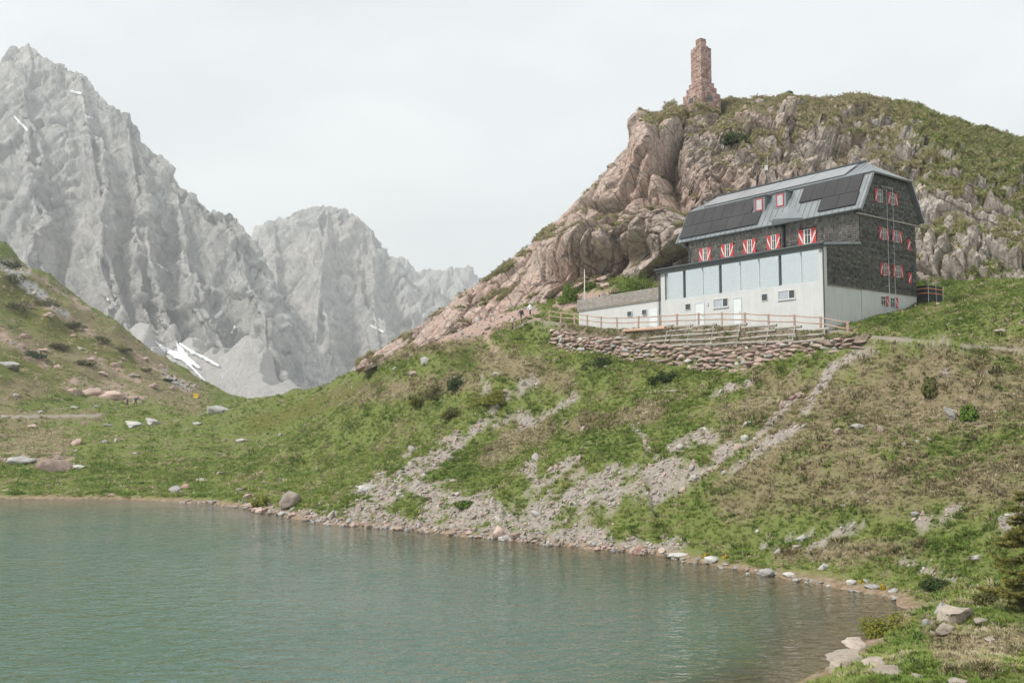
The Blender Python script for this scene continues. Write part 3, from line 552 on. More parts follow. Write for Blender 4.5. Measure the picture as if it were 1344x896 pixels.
m = Mat('zinc_roof'); vec = m.coord('Object'); n1 = m.noise(vec, 0.7, 5, 0.6); m.col(m.ramp(n1, [(0.3, (0.185, 0.20, 0.208)), (0.7, (0.26, 0.277, 0.285))])); m.p.inputs['Metallic'].default_value = 0.45; m.rough(0.42, 0.5); m.bump(m.noise(vec, 3, 3, 0.5), 0.2, 0.02); ZINC = m.m
DARKMET = plain('dark_grey_metal', (0.055, 0.065, 0.07), 0.45, 0.5)
m = Mat('solar_cell'); vec = m.coord('Object'); n1 = m.noise(vec, 0.5, 3, 0.5); m.col(m.ramp(n1, [(0.3, (0.026, 0.025, 0.026)), (0.7, (0.045, 0.042, 0.042))])); m.rough(0.28, 0.35); SOLAR = m.m
COLLECT = plain('solar_collector_glass', (0.22, 0.22, 0.225), 0.3, 0.6, 0.08, 0.6)
RED = plain('red_shutter_paint', (0.43, 0.05, 0.05), 0.6, 0.3, 0.18, 5)
WHITE = plain('white_paint', (0.58, 0.565, 0.54), 0.6, 0.3, 0.08, 5)
GREYP = plain('light_grey_frame', (0.50, 0.54, 0.55), 0.5, 0.4, 0.06)
DOORM = plain('pale_grey_door', (0.62, 0.65, 0.65), 0.5, 0.4, 0.05)
WOODG = plain('silvered_timber', (0.30, 0.275, 0.25), 0.9, 0.1, 0.3, 4, 0.02)
m = Mat('larch_rail'); g = m.noise(m.coord('Object', (3, 3, 12)), 2.0, 5, 0.6); m.col(m.ramp(g, [(0.3, (0.33, 0.215, 0.165)), (0.7, (0.52, 0.40, 0.33))])); m.rough(0.85, 0.15); LARCH = m.m
BLACKM = plain('black_sheet', (0.018, 0.022, 0.022), 0.5, 0.4)
ORANGE = plain('orange_rail_paint', (0.72, 0.26, 0.14), 0.6, 0.3)
STEEL = plain('galvanised_steel', (0.36, 0.37, 0.38), 0.4, 0.5)
m = Mat('window_pane'); m.col((0.03, 0.034, 0.036)); m.rough(0.05, 0.8); m.bump(m.noise(m.coord('Object'), 2.0, 2), 0.05, 0.02); PANE = m.m
CURT = plain('net_curtain', (0.72, 0.70, 0.66), 0.8, 0.2, 0.1)
# big coated glazing of the annex: half mirror, half see-through
g_ = Mat('coated_glazing'); g_.t.nodes.remove(g_.p); gl = g_.n('ShaderNodeBsdfGlossy'); gl.inputs['Roughness'].default_value = 0.015; gl.inputs['Color'].default_value = (0.84, 0.885, 0.875, 1)
tr = g_.n('ShaderNodeBsdfTransparent'); tr.inputs['Color'].default_value = (0.90, 0.93, 0.92, 1); fr = g_.n('ShaderNodeFresnel'); fr.inputs['IOR'].default_value = 3.2
bp = g_.n('ShaderNodeBump'); bp.inputs['Strength'].default_value = 0.02; bp.inputs['Distance'].default_value = 0.03; g_.l(g_.noise(g_.coord('Object'), 0.8, 2), bp.inputs['Height'])
mm = g_.n('ShaderNodeMixShader'); mm.inputs[0].default_value = 0.66; g_.l(tr.outputs[0], mm.inputs[1]); g_.l(gl.outputs[0], mm.inputs[2]); g_.l(mm.outputs[0], g_.out.inputs['Surface']); GLASS = g_.m

class HB(MB):
    """same, in the hut's axes (a along the front to the left, b inward, z up from the near corner)"""
    def add(s, V, Fc): MB.add(s, [(-p[0], p[1], p[2]) for p in V], Fc)
    def tube(s, pts, r, n=8, caps=True): return MB.tube(s, [(-p[0], p[1], p[2]) for p in pts], r, n, caps)
hut = empty('mountain_hut', HA, math.atan2(-K1[1], -K1[0]))
tag(hut, 'shingled mountain hut with red shutters, solar roof and white glazed annex', 'building')
rnd = random.Random(3)

# ---- walls
w = HB(); w.box(0.02, 15.2, 0.0, 4.40, -1.5, 3.49); w.box(-0.0, 0.36, 0.0, 0.36, 3.49, 5.94); w.box(14.75, 15.2, 0.0, 0.36, 3.49, 5.94); w.box(15.0, 15.2, 0.36, 4.4, 3.49, 5.9)
annex = w.build('annex_wall', RENDER, hut)
w = HB(); w.box(-0.012, 6, 4.43, 11.72, -1.5, 3.3); w.box(0.0, 3, 0.37, 4.425, 3.28, 3.31); base = w.build('plinth_wall', RENDER, hut)
HB().box(0.03, 6.3, 4.47, 11.75, 3.29, 9.3).box(6.31, 15.93, 4.22, 11.75, 3.29, 9.3).box(0.03, 0.35, 0.37, 4.46, 3.32, 6.28).build('timber_wall', BACK, hut)
for a0, a1 in ((-0.12, 0.2), (16.0, 16.2)):
    up = HB(); pts = [(3.98, 8.72), (12.27, 8.72), (10.72, 11.78), (5.53, 11.78)]; up.hexa([(a0, b, z) for b, z in pts], [(a1, b, z) for b, z in pts]); up.build('gable_wall', BACK, hut)

# ---- windows: rects in (along, z); openings keep the shingles away
HOLES_G, HOLES_F = [], []
def face_pt(face, s, z, out):
    return {'front': (s, 0.0 - out, z), 'main': (s, 4.44 - out, z), 'wing': (s, 4.19 - out, z), 'gable': (-0.02 - out, s, z), 'upper': (-0.14 - out, s, z)}[face]
def slab(mb, face, s0, s1, z0, z1, o0, o1):
    lo = [face_pt(face, s0, z0, o0), face_pt(face, s1, z0, o0), face_pt(face, s1, z1, o0), face_pt(face, s0, z1, o0)]
    hi = [face_pt(face, s0, z0, o1), face_pt(face, s1, z0, o1), face_pt(face, s1, z1, o1), face_pt(face, s0, z1, o1)]
    mb.hexa(lo, hi)
def window(face, s0, s1, z0, z1, frame=WHITE, cross=True, curtain=0.0, fw=0.035, parent=None):
    p = HB(); slab(p, face, s0 + fw, s1 - fw, z0 + fw, z1 - fw, 0.0, 0.012); wnd = p.build('window', PANE, parent or hut)
    f = HB()
    slab(f, face, s0, s1, z0, z0 + fw, -0.02, 0.05); slab(f, face, s0, s1, z1 - fw, z1, -0.02, 0.05)
    slab(f, face, s0, s0 + fw, z0 + fw, z1 - fw, -0.02, 0.048); slab(f, face, s1 - fw, s1, z0 + fw, z1 - fw, -0.02, 0.048)
    if cross:
        m_ = (s0 + s1) / 2; slab(f, face, m_ - 0.02, m_ + 0.02, z0 + fw, z1 - fw, -0.02, 0.04); zc = z0 + (z1 - z0) * 0.6
        slab(f, face, s0 + fw, m_ - 0.02, zc - 0.015, zc + 0.015, -0.02, 0.036); slab(f, face, m_ + 0.02, s1 - fw, zc - 0.015, zc + 0.015, -0.02, 0.036)
    f.build('frame', frame, wnd)
    if curtain:
        for x0, x1 in ((s0 + fw, s0 + fw + (s1 - s0) * curtain), (s1 - fw - (s1 - s0) * curtain, s1 - fw)):
            k = HB(); slab(k, face, x0, x1, z0 + fw, z1 - fw, 0.013, 0.018); k.build('curtain', CURT, wnd)
    return wnd
def shutter(face, s0, s1, z0, z1, slope):
    b = HB(); slab(b, face, s0, s1, z0, z1, 0.03, 0.075); sh = b.build('shutter', RED, hut)
    d = HB(); h = z1 - z0; wd = s1 - s0; i = 0.03
    xa, xb = (s0 + i, s1 - i) if slope > 0 else (s1 - i, s0 + i)
    q = [(xa, z0 + h * 0.04), (xa, z0 + h * 0.26), (xb, z1 - h * 0.12), (xb, z1 - h * 0.34)]
    d.hexa([face_pt(face, s, z, 0.0755) for s, z in q], [face_pt(face, s, z, 0.081) for s, z in q]); d.build('white_stripe', WHITE, sh)
    HOLES.append((face, s0, s1, z0, z1))
HOLES = []
def shuttered(face, s0, s1, z0, z1, sw=0.32, left=True, right=True, curtain=0.0):
    """s runs along the face; on the front faces s grows to the left in the photograph"""
    fr = face in ('main', 'wing'); lo_ = right if fr else left; hi_ = left if fr else right
    x0 = s0 + (sw if lo_ else 0); x1 = s1 - (sw if hi_ else 0)
    window(face, x0, x1, z0, z1, curtain=curtain); HOLES.append((face, x0, x1, z0, z1))
    if lo_: shutter(face, s0, s0 + sw - 0.01, z0 - 0.02, z1 + 0.02, -1 if fr else 1)
    if hi_: shutter(face, s1 - sw + 0.01, s1, z0 - 0.02, z1 + 0.02, 1 if fr else -1)
for s0, s1, z0, z1, fc in ((13.47, 14.73, 7.13, 8.17, 'wing'), (11.11, 12.38, 7.13, 8.17, 'wing'), (8.9, 10.12, 7.13, 8.2, 'wing'), (6.6, 7.82, 7.14, 8.22, 'wing'), (3.56, 5.1, 7.16, 8.27, 'main')):
    shuttered(fc, s0, s1, z0, z1, 0.36 if fc == 'wing' else 0.42, curtain=0.12)
shuttered('upper', 6.19, 7.2, 9.84, 10.75, 0.34, right=False); shuttered('upper', 7.87, 9.15, 9.86, 10.74, 0.32)
for z0, z1 in ((7.15, 8.01), (4.53, 5.40)):
    shuttered('gable', 6.79, 8.02, z0, z1, 0.33); shuttered('gable', 8.5, 9.8, z0, z1, 0.34)
for z0, z1 in ((6.70, 7.56), (4.2, 5.02)): shutter('gable', 10.53, 10.95, z0, z1, 1)
shuttered('gable', 6.8, 7.75, 2.3, 2.98, 0.36, left=False); shuttered('gable', 8.05, 9.0, 2.25, 2.96, 0.36, left=False)
for s0, s1, z0, z1 in ((12.0, 12.57, 2.57, 3.07), (4.67, 5.2, 2.6, 3.12)): window('front', s0, s1, z0, z1, GREYP, False)
for s0, s1, z0, z1 in ((8.29, 9.69, 2.5, 3.15), (2.36, 3.75, 2.55, 3.17)):
    wn_ = window('front', s0, s1, z0, z1, WHITE, False); k = HB(); q = s0 + (s1 - s0) * 0.36; slab(k, 'front', q - 0.03, q + 0.03, z0 + 0.05, z1 - 0.05, 0.0, 0.045); k.build('mullion', WHITE, wn_)
    k = HB(); slab(k, 'front', q + 0.04, s1 - 0.06, z0 + 0.06, z1 - 0.06, 0.0125, 0.016); k.build('blind', plain('pale_blue_blind', (0.36, 0.40, 0.44), 0.5, 0.4, 0.1), wn_)
    k = HB(); slab(k, 'front', s0 - 0.05, s1 + 0.05, z0 - 0.07, z0 - 0.003, -0.01, 0.09); k.build('sill', GREYP, wn_)
def door(s0, s1, z0, z1):
    d = HB(); slab(d, 'front', s0 + 0.06, s1 - 0.06, z0, z1 - 0.06, -0.01, 0.012); dr = d.build('door', DOORM, hut)
    f = HB(); slab(f, 'front', s0, s0 + 0.06, z0, z1, -0.01, 0.04); slab(f, 'front', s1 - 0.06, s1, z0, z1, -0.01, 0.04); slab(f, 'front', s0 + 0.06, s1 - 0.06, z1 - 0.06, z1, -0.01, 0.04); f.build('frame', GREYP, dr)
    h = HB(); slab(h, 'front', s0 + 0.14, s0 + 0.26, z0 + 0.98, z0 + 1.02, 0.03, 0.05); slab(h, 'front', s0 + 0.14, s0 + 0.17, z0 + 0.9, z0 + 1.1, 0.0125, 0.03); h.build('handle', STEEL, dr)
door(10.61, 11.54, 0.97, 3.06); door(7.02, 7.85, 0.97, 3.08)
k = HB(); slab(k, 'front', 10.2, 10.32, 2.75, 2.95, 0.002, 0.1); k.build('wall_lamp', GREYP, hut)

# ---- annex glazing: panes, mullions, sill, roof, gutter
MU = [14.53, 12.7, 10.81, 9.05, 7.18, 5.45, 3.61, 1.85, 0.17]
for i in range(8):
    p = HB(); p.box(MU[i + 1] + 0.05, MU[i] - 0.05, 0.055, 0.07, 3.60, 5.74); p.build('glass_pane', GLASS, hut)
for i, x in enumerate(MU):
    k = HB(); big = i in (1, 3, 6); k.box(x - (0.07 if big else 0.045), x + (0.07 if big else 0.045), -0.02 if big else 0.02, 0.12, 3.595, 5.745); k.build('mullion', DARKMET if big else GREYP, hut)
HB().box(0.37, 14.74, 0.01, 0.3, 3.495, 3.59).build('window_sill', GREYP, hut); HB().box(0.37, 14.74, 0.02, 0.3, 5.75, 5.94).build('window_head', GREYP, hut)
HB().box(0.37, 14.9, 0.3, 4.1, 3.495, 3.53).build('dining_floor', plain('dining_boards', (0.30, 0.21, 0.13), 0.6), hut)
HB().box(0.37, 14.9, 4.0, 4.15, 3.54, 5.9).build('dining_back_wall', plain('pale_panelling', (0.55, 0.5, 0.43), 0.7), hut)
for i in range(8):
    c0 = (MU[i] + MU[i + 1]) / 2
    if i:
        k = HB(); nf = 14
        for side in (-1, 1):
            x0 = c0 + side * 0.83; x1 = c0 + side * (0.5 if i % 3 else 0.25)
            for j in range(nf):
                xa = x0 + (x1 - x0) * j / nf; xb = x0 + (x1 - x0) * (j + 1) / nf; k.add([(xa, 0.35 + 0.05 * (j % 2), 3.56), (xb, 0.35 + 0.05 * ((j + 1) % 2), 3.56), (xb, 0.35 + 0.05 * ((j + 1) % 2), 5.74), (xa, 0.35 + 0.05 * (j % 2), 5.74)], [(0, 1, 2, 3)])
        k.build('curtain', CURT, hut)
    t = HB(); t.box(c0 - 0.5, c0 + 0.5, 1.0, 2.2, 4.22, 4.27); t.box(c0 - 0.06, c0 + 0.06, 1.5, 1.7, 3.54, 4.22)
    for dx in (-0.4, 0.2): t.box(c0 + dx, c0 + dx + 0.36, 0.55, 0.6, 4.0, 4.5); t.box(c0 + dx, c0 + dx + 0.36, 0.6, 0.9, 3.97, 4.0)
    t.build('dining_table_set', plain('honey_wood', (0.34, 0.21, 0.11), 0.6) if i == 0 else bpy.data.materials['honey_wood'], hut)
r = HB(); r.hexa([(-0.22, -0.28, 5.95), (15.5, -0.28, 5.95), (15.5, 4.2, 6.47), (-0.22, 4.2, 6.47)], [(-0.22, -0.28, 6.13), (15.5, -0.28, 6.13), (15.5, 4.2, 6.63), (-0.22, 4.2, 6.63)]); r.build('annex_roof', ZINC, hut)
g = HB(); g.tube([(-0.25, -0.36, 6.07), (15.55, -0.36, 6.07)], 0.085, 10); g.build('gutter', DARKMET, hut)
HB().box(-0.2, 15.5, -0.27, -0.05, 5.80, 5.945).build('fascia', DARKMET, hut)
for x in (-0.02, 15.32):
    k = HB(); k.tube([(x, -0.34, 6.0), (x, -0.12, 5.75), (x, -0.09, 5.6), (x, -0.09, -0.1 if x < 1 else 1.15)], 0.05); k.build('downpipe', DARKMET, hut)
for x, z in ((15.75, 8.6), (6.36, 9.0)):
    k = HB(); k.tube([(x + 0.8, 3.72, z + 0.3), (x + 0.35, 3.85, z - 0.05), (x, 4.08, z - 0.35), (x, 4.08, 6.65)], 0.045); k.build('downpipe', DARKMET, hut)

# ---- shingles, laid course by course
def shingles(name, face, poly, mat, row=0.18, seed=1):
    rn = np.random.RandomState(seed); zs = [p[1] for p in poly]; V = []; Fc = []; tone = []
    z = min(zs); r_ = 0
    while z < max(zs) - 0.02:
        zc = z + row * 0.5; xs = []
        for i in range(len(poly)):
            (x0, y0), (x1, y1) = poly[i], poly[(i + 1) % len(poly)]
            if (y0 > zc) != (y1 > zc): xs.append(x0 + (x1 - x0) * (zc - y0) / (y1 - y0))
        if len(xs) >= 2:
            s = min(xs) - rn.rand() * 0.1; e = max(xs); rt = rn.rand() * 0.25
            while s < e:
                wd = 0.12 + rn.rand() * 0.17; s1 = min(s + wd, e); s0 = max(s, min(xs)); sc = (s0 + s1) / 2
                if s1 - s0 > 0.03 and not any(h[0] == face and h[1] < sc < h[2] and h[3] - 0.05 < zc < h[4] + 0.03 for h in HOLES):
                    b = len(V); lift = rn.rand() * 0.012; z0 = z - rn.rand() * 0.02; z1 = z + row * 1.12; g_ = 0.006; tk = 0.042 + lift
                    for ss, zz, o in ((s0 + g_, z0, 0.0), (s1 - g_, z0, 0.0), (s1 - g_, z1, 0.0), (s0 + g_, z1, 0.0), (s0 + g_, z0, tk), (s1 - g_, z0, tk), (s1 - g_, z1, 0.004), (s0 + g_, z1, 0.004)):
                        p = face_pt(face, ss, zz, o); V.append((-p[0], p[1], p[2]))
                    Fc += [(b + 4, b + 5, b + 6, b + 7), (b, b + 1, b + 5, b + 4), (b + 1, b + 2, b + 6, b + 5), (b + 3, b, b + 4, b + 7)]
                    tone += [np.clip(rn.normal(0.30 + rt * 1.1, 0.18), 0, 1)] * 8
                s += wd
        z += row; r_ += 1
    me = mesh_np(name, V, Fc, mat, smooth=False); attr(me, 'tone', tone); o = link(name, me, hut); o['kind'] = 'stuff'
    bm = bmesh.new(); bm.from_mesh(me); bmesh.ops.recalc_face_normals(bm, faces=bm.faces); bm.to_mesh(me); bm.free()
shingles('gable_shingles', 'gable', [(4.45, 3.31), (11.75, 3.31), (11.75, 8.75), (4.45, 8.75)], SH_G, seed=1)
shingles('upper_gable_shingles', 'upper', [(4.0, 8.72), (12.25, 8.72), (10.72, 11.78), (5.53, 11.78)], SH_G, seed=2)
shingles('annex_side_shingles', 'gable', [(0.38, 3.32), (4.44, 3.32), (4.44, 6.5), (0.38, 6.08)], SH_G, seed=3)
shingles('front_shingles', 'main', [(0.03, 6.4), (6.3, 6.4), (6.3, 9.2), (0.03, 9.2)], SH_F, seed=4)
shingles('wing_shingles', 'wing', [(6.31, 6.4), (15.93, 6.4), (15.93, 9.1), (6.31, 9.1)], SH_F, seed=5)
HB().box(-0.2, -0.06, 3.9, 12.35, 8.62, 8.72).build('gable_beam', WOODG, hut)
HB().box(-0.05, 0.0, 0.37, 11.76, 3.25, 3.31).build('drip_board', WOODG, hut)

# ---- roof
EB, EZ, BB, BZ, RB, RZ = 3.8, 8.95, 5.5, 11.85, 8.13, 13.42
AR, AL, RR_, RL_ = -0.5, 17.05, 1.75, 15.9
def sheet(mb, pts, th=0.13):
    P = [Vector(p) for p in pts]; n = (P[1] - P[0]).cross(P[2] - P[0]).normalized()
    if n.z < 0: n = -n
    top = [p + n * 0.0 for p in P]; bot = [p - n * th for p in P]
    mb.add([tuple(p) for p in bot + top], [tuple(range(len(P)))[::-1], tuple(len(P) + i for i in range(len(P)))] + [(i, (i + 1) % len(P), len(P) + (i + 1) % len(P), len(P) + i) for i in range(len(P))])
BB2, EB2 = 2 * RB - BB, 2 * RB - EB
roof = HB()
sheet(roof, [(AR, EB, EZ), (AL, EB, EZ), (AL, BB, BZ), (AR, BB, BZ)]); roof = roof.build('roof', ZINC, hut)
k = HB(); sheet(k, [(AR, EB2, EZ), (AL, EB2, EZ), (AL, BB2, BZ), (AR, BB2, BZ)]); k.build('rear_slope', ZINC, roof)
k = HB(); sheet(k, [(AR - 0.05, BB - 0.06, BZ + 0.03), (AL + 0.05, BB - 0.06, BZ + 0.03), (RL_, RB, RZ), (RR_, RB, RZ)]); k.build('upper_slope', ZINC, roof)
k = HB(); sheet(k, [(AR - 0.05, BB2 + 0.06, BZ + 0.03), (AL + 0.05, BB2 + 0.06, BZ + 0.03), (RL_, RB, RZ), (RR_, RB, RZ)]); k.build('upper_slope', ZINC, roof)
for e_, r_ in ((AR - 0.05, RR_), (AL + 0.05, RL_)):
    k = HB(); sheet(k, [(e_, BB - 0.06, BZ + 0.028), (e_, BB2 + 0.06, BZ + 0.028), (r_, RB, RZ)]); k.build('hip', ZINC, roof)
HB().box(RR_ - 0.1, RL_ + 0.1, RB - 0.14, RB + 0.14, RZ + 0.0, RZ + 0.11).build('ridge_cap', DARKMET, roof)
HB().box(AR, AL, BB - 0.12, BB - 0.02, BZ - 0.12, BZ + 0.0).build('break_trim', DARKMET, roof)
def sp(a, s, o=0.0):
    """point on the steep front slope: s metres up the slope, o metres out of it"""
    dy, dz = 1.7 / 3.3615, 2.9 / 3.3615; return (a, EB + dy * s - dz * o, EZ + dz * s + dy * o)
def up_(a, s, o=0.0):
    l = math.hypot(2.63, 1.57); dy, dz = 2.63 / l, 1.57 / l; return (a, BB + dy * s - dz * o, BZ + dz * s + dy * o)
def panel(fn, a0, a1, s0, s1, o0, o1): 
    q = [(a0, s0), (a1, s0), (a1, s1), (a0, s1)]; return HB().hexa([fn(a, s, o0) for a, s in q], [fn(a, s, o1) for a, s in q])
sm = HB(); x = AR + 0.25
while x < AL:
    q = [(x - 0.012, 0.02), (x + 0.012, 0.02), (x + 0.012, 3.3), (x - 0.012, 3.3)]; sm.hexa([sp(a, s, 0.0) for a, s in q], [sp(a, s, 0.035) for a, s in q])
    sl_ = 2.95 * min(1, max(0.05, (x - AR) / 2.25), max(0.05, (AL - x) / 1.15)); q = [(x - 0.012, 0.05), (x + 0.012, 0.05), (x + 0.012, sl_), (x - 0.012, sl_)]; sm.hexa([up_(a, s, 0.0) for a, s in q], [up_(a, s, 0.06) for a, s in q]); x += 0.52
o = sm.build('standing_seams', ZINC, roof); o['kind'] = 'stuff'
for a0, a1, s0, s1, n in ((9.62, 16.95, 1.68, 3.2, 7), (8.55, 16.75, 0.36, 1.64, 5), (0.1, 5.15, 1.66, 3.22, 5), (0.0, 3.12, 0.38, 1.62, 2)):
    for i in range(n):
        wd = (a1 - a0) / n; p = panel(sp, a0 + wd * i + 0.012, a0 + wd * (i + 1) - 0.012, s0, s1, 0.07, 0.115).build('solar_panel', SOLAR, hut)
        q = panel(sp, a0 + wd * i + 0.05, a0 + wd * (i + 1) - 0.05, s0 + 0.04, s1 - 0.04, 0.001, 0.068).build('mounting_rail', DARKMET, p)
for i in range(4):
    a0 = 1.95 + i * 3.4; panel(up_, a0 + 0.02, a0 + 3.38, 0.35, 2.45, 0.08, 0.15).build('solar_collector', COLLECT, hut)
g = HB(); g.tube([(AR, EB - 0.07, EZ - 0.06), (AL, EB - 0.07, EZ - 0.06)], 0.07, 8); g.build('eaves_gutter', DARKMET, roof)
for a0 in (AR - 0.02, AL - 0.1):
    k = HB(); q = [(a0, -0.02), (a0 + 0.12, -0.02), (a0 + 0.12, 3.36), (a0, 3.36)]; k.hexa([sp(a, s, -0.2) for a, s in q], [sp(a, s, 0.03) for a, s in q]); k.build('verge_trim', ZINC, roof)
# lifted triangular facet over the bay
k = HB(); apex = sp(5.6, 1.5, 0.02); kl = (6.95, EB - 0.12, EZ + 0.42); kr = (4.25, EB - 0.05, EZ + 0.1)
k.add([apex, kl, kr, sp(6.95, 0.0, 0.0), sp(4.25, 0, 0.0)], [(0, 1, 2), (1, 3, 4, 2), (0, 3, 1), (0, 2, 4)]); k.build('bay_roof', ZINC, roof)
k = HB(); k.box(6.3, 6.95, 3.85, 4.18, 8.75, 8.93); k.build('soffit', BACK, roof)
# dormers
for a0, a1 in ((8.28, 9.4), (6.3, 7.4)):
    zb, zt_ = sp(0, 1.62)[2], sp(0, 3.22)[2] - 0.05; bf = sp(0, 1.62)[1] - 0.02
    d = HB(); d.hexa([(a0, bf, zb), (a1, bf, zb), (a1, bf + 1.0, zb + 0.1), (a0, bf + 1.0, zb + 0.1)], [(a0, bf, zt_ - 0.1), (a1, bf, zt_ - 0.1), (a1, bf + 1.2, zt_ + 0.12), (a0, bf + 1.2, zt_ + 0.12)]); dm = d.build('dormer', ZINC, hut)
    c_ = (a0 + a1) / 2; wd = HB().box(c_ - 0.26, c_ + 0.26, bf - 0.02, bf - 0.004, zb + 0.2, zt_ - 0.3).build('window', plain('bright_pane', (0.40, 0.40, 0.41), 0.08, 0.8) if 'bright_pane' not in bpy.data.materials else bpy.data.materials['bright_pane'], dm)
    f = HB(); f.box(c_ - 0.34, c_ - 0.26, bf - 0.04, bf - 0.004, zb + 0.13, zt_ - 0.23); f.box(c_ + 0.26, c_ + 0.34, bf - 0.04, bf - 0.004, zb + 0.13, zt_ - 0.23); f.box(c_ - 0.26, c_ + 0.26, bf - 0.04, bf - 0.004, zb + 0.13, zb + 0.2); f.box(c_ - 0.26, c_ + 0.26, bf - 0.04, bf - 0.004, zt_ - 0.3, zt_ - 0.23); f.build('frame', RED, wd)
    HB().box(a0 - 0.12, a1 + 0.12, bf - 0.14, bf + 0.9, zt_ - 0.08, zt_ + 0.0).build('dormer_roof', ZINC, dm)
# fire ladder rails on the gable
k = HB()
k.tube([(-0.45, 7.25, 1.7), (-0.45, 7.3, 10.8)], 0.022, 6); k.tube([(-0.45, 8.03, 1.7), (-0.45, 8.08, 11.05)], 0.022, 6); k.tube([(-0.45, 6.65, 10.95), (-0.45, 8.08, 10.95)], 0.022, 6)
for i in range(6): k.tube([(-0.45, 7.26, 2.0 + i * 1.7), (-0.02, 7.26, 2.0 + i * 1.7)], 0.015, 5); k.tube([(-0.45, 8.05, 2.0 + i * 1.7), (-0.02, 8.05, 2.0 + i * 1.7)], 0.015, 5)
k.build('gable_rail', STEEL, hut)
# back landing with black sheeting and orange rails
ld = HB().box(-0.85, 1.6, 11.82, 13.9, 2.86, 3.0).build('landing', BACK, hut)
HB().box(-0.85, -0.8, 11.85, 13.9, 3.01, 4.1).box(-0.79, 1.6, 11.83, 11.88, 3.01, 4.1).box(-0.79, 1.6, 13.84, 13.9, 3.01, 4.1).build('sheeting', BLACKM, ld)
for z in (3.5, 3.85):
    k = HB(); k.tube([(-0.88, 11.8, z), (-0.88, 13.93, z)], 0.03, 6); k.tube([(-0.88, 11.79, z), (1.5, 11.79, z)], 0.03, 6); k.build('rail', ORANGE, ld)
for b in (11.8, 12.9, 13.93): k = HB(); k.tube([(-0.9, b, 2.6), (-0.9, b, 4.15)], 0.025, 6); k.build('post', STEEL, ld)
# ---- low wing with the sun terrace, left of the annex
lw = HB(); lw.hexa([(15.22, 0.05, 0.3), (25.4, 0.05, 0.3), (25.4, 5.5, 0.3), (15.22, 5.5, 0.3)], [(15.22, 0.05, 3.66), (25.4, 0.05, 3.55), (25.4, 5.5, 3.55), (15.22, 5.5, 3.66)]); lw.build('low_wing_wall', RENDER, hut)
HB().hexa([(15.24, -0.05, 3.67), (25.5, -0.05, 3.56), (25.5, 5.5, 3.56), (15.24, 5.5, 3.67)], [(15.24, -0.05, 3.75), (25.5, -0.05, 3.64), (25.5, 5.5, 3.64), (15.24, 5.5, 3.75)]).build('terrace_deck', WOODG, hut)
for s0, s1 in ((18.55, 19.11), (16.83, 17.36)): wn_ = window('front', s0, s1, 2.58, 3.03, GREYP, False)
d = HB(); slab(d, 'front', 15.62, 16.5, 1.25, 3.02, -0.1, 0.0); d.build('door', DOORM, hut)
rl = HB()
for i in range(10):
    x = 15.3 + i * 1.12; z = 3.75 - (x - 15.3) * 0.0107; k = HB(); k.box(x - 0.04, x + 0.04, -0.02, 0.06, z, z + 0.98); k.build('railing_post', WOODG, hut)
for j in range(6):
    z = 3.80 + j * 0.155; k = HB(); k.hexa([(15.24, -0.06, z), (25.5, -0.06, z - 0.11), (25.5, -0.025, z - 0.11), (15.24, -0.025, z)], [(15.24, -0.06, z + 0.135), (25.5, -0.06, z + 0.025), (25.5, -0.025, z + 0.025), (15.24, -0.025, z + 0.135)]); k.build('railing_board', WOODG, hut)
k = HB()
for j in range(6):
    z = 3.64 + j * 0.155; k.box(25.48, 25.53, 0, 5.4, z, z + 0.135)
k.build('railing_board', WOODG, hut)

# ------------------------------------------------------------------ stones
def ico(sub):
    bm = bmesh.new(); bmesh.ops.create_icosphere(bm, subdivisions=sub, radius=1.0)
    V = np.array([v.co[:] for v in bm.verts]); Fc = np.array([[v.index for v in f.verts] for f in bm.faces]); bm.free(); return V, Fc
ICO2, ICO3, ICO4 = ico(2), ico(3), ico(4)
def rock_mesh(name, mat, seed, base=ICO3, cuts=9, flat=1.0, rough=0.035):
    rn = np.random.RandomState(seed); V, Fc = base; V = V.copy()
    for _ in range(cuts):
        n = rn.normal(size=3); n /= np.linalg.norm(n); d = rn.uniform(0.38, 0.78); s = np.maximum(0, V @ n - d); V -= s[:, None] * n
    V *= rn.uniform(0.85, 1.15, 3); V += (fbm(V * 1.7 + seed, 3, 0.55) * rough * 2)[:, None] * V + fbm(V * 5 + seed, 2)[:, None] * V * rough * 0.7
    if base is not ICO2:
        _, _, r_, x_ = worley(V * 1.6 + seed * 1.37, True, 1); V += ((r_ - 0.5) * 0.10 + x_ * 0.16)[:, None] * V; _, _, r_, x_ = worley(V * 4.5 + seed, True, 1); V += ((r_ - 0.5) * 0.03 + x_ * 0.05)[:, None] * V
    V[:, 2] *= flat; V /= np.abs(V).max(0)
    me = mesh_np(name, V, Fc, mat, smooth=False); return me
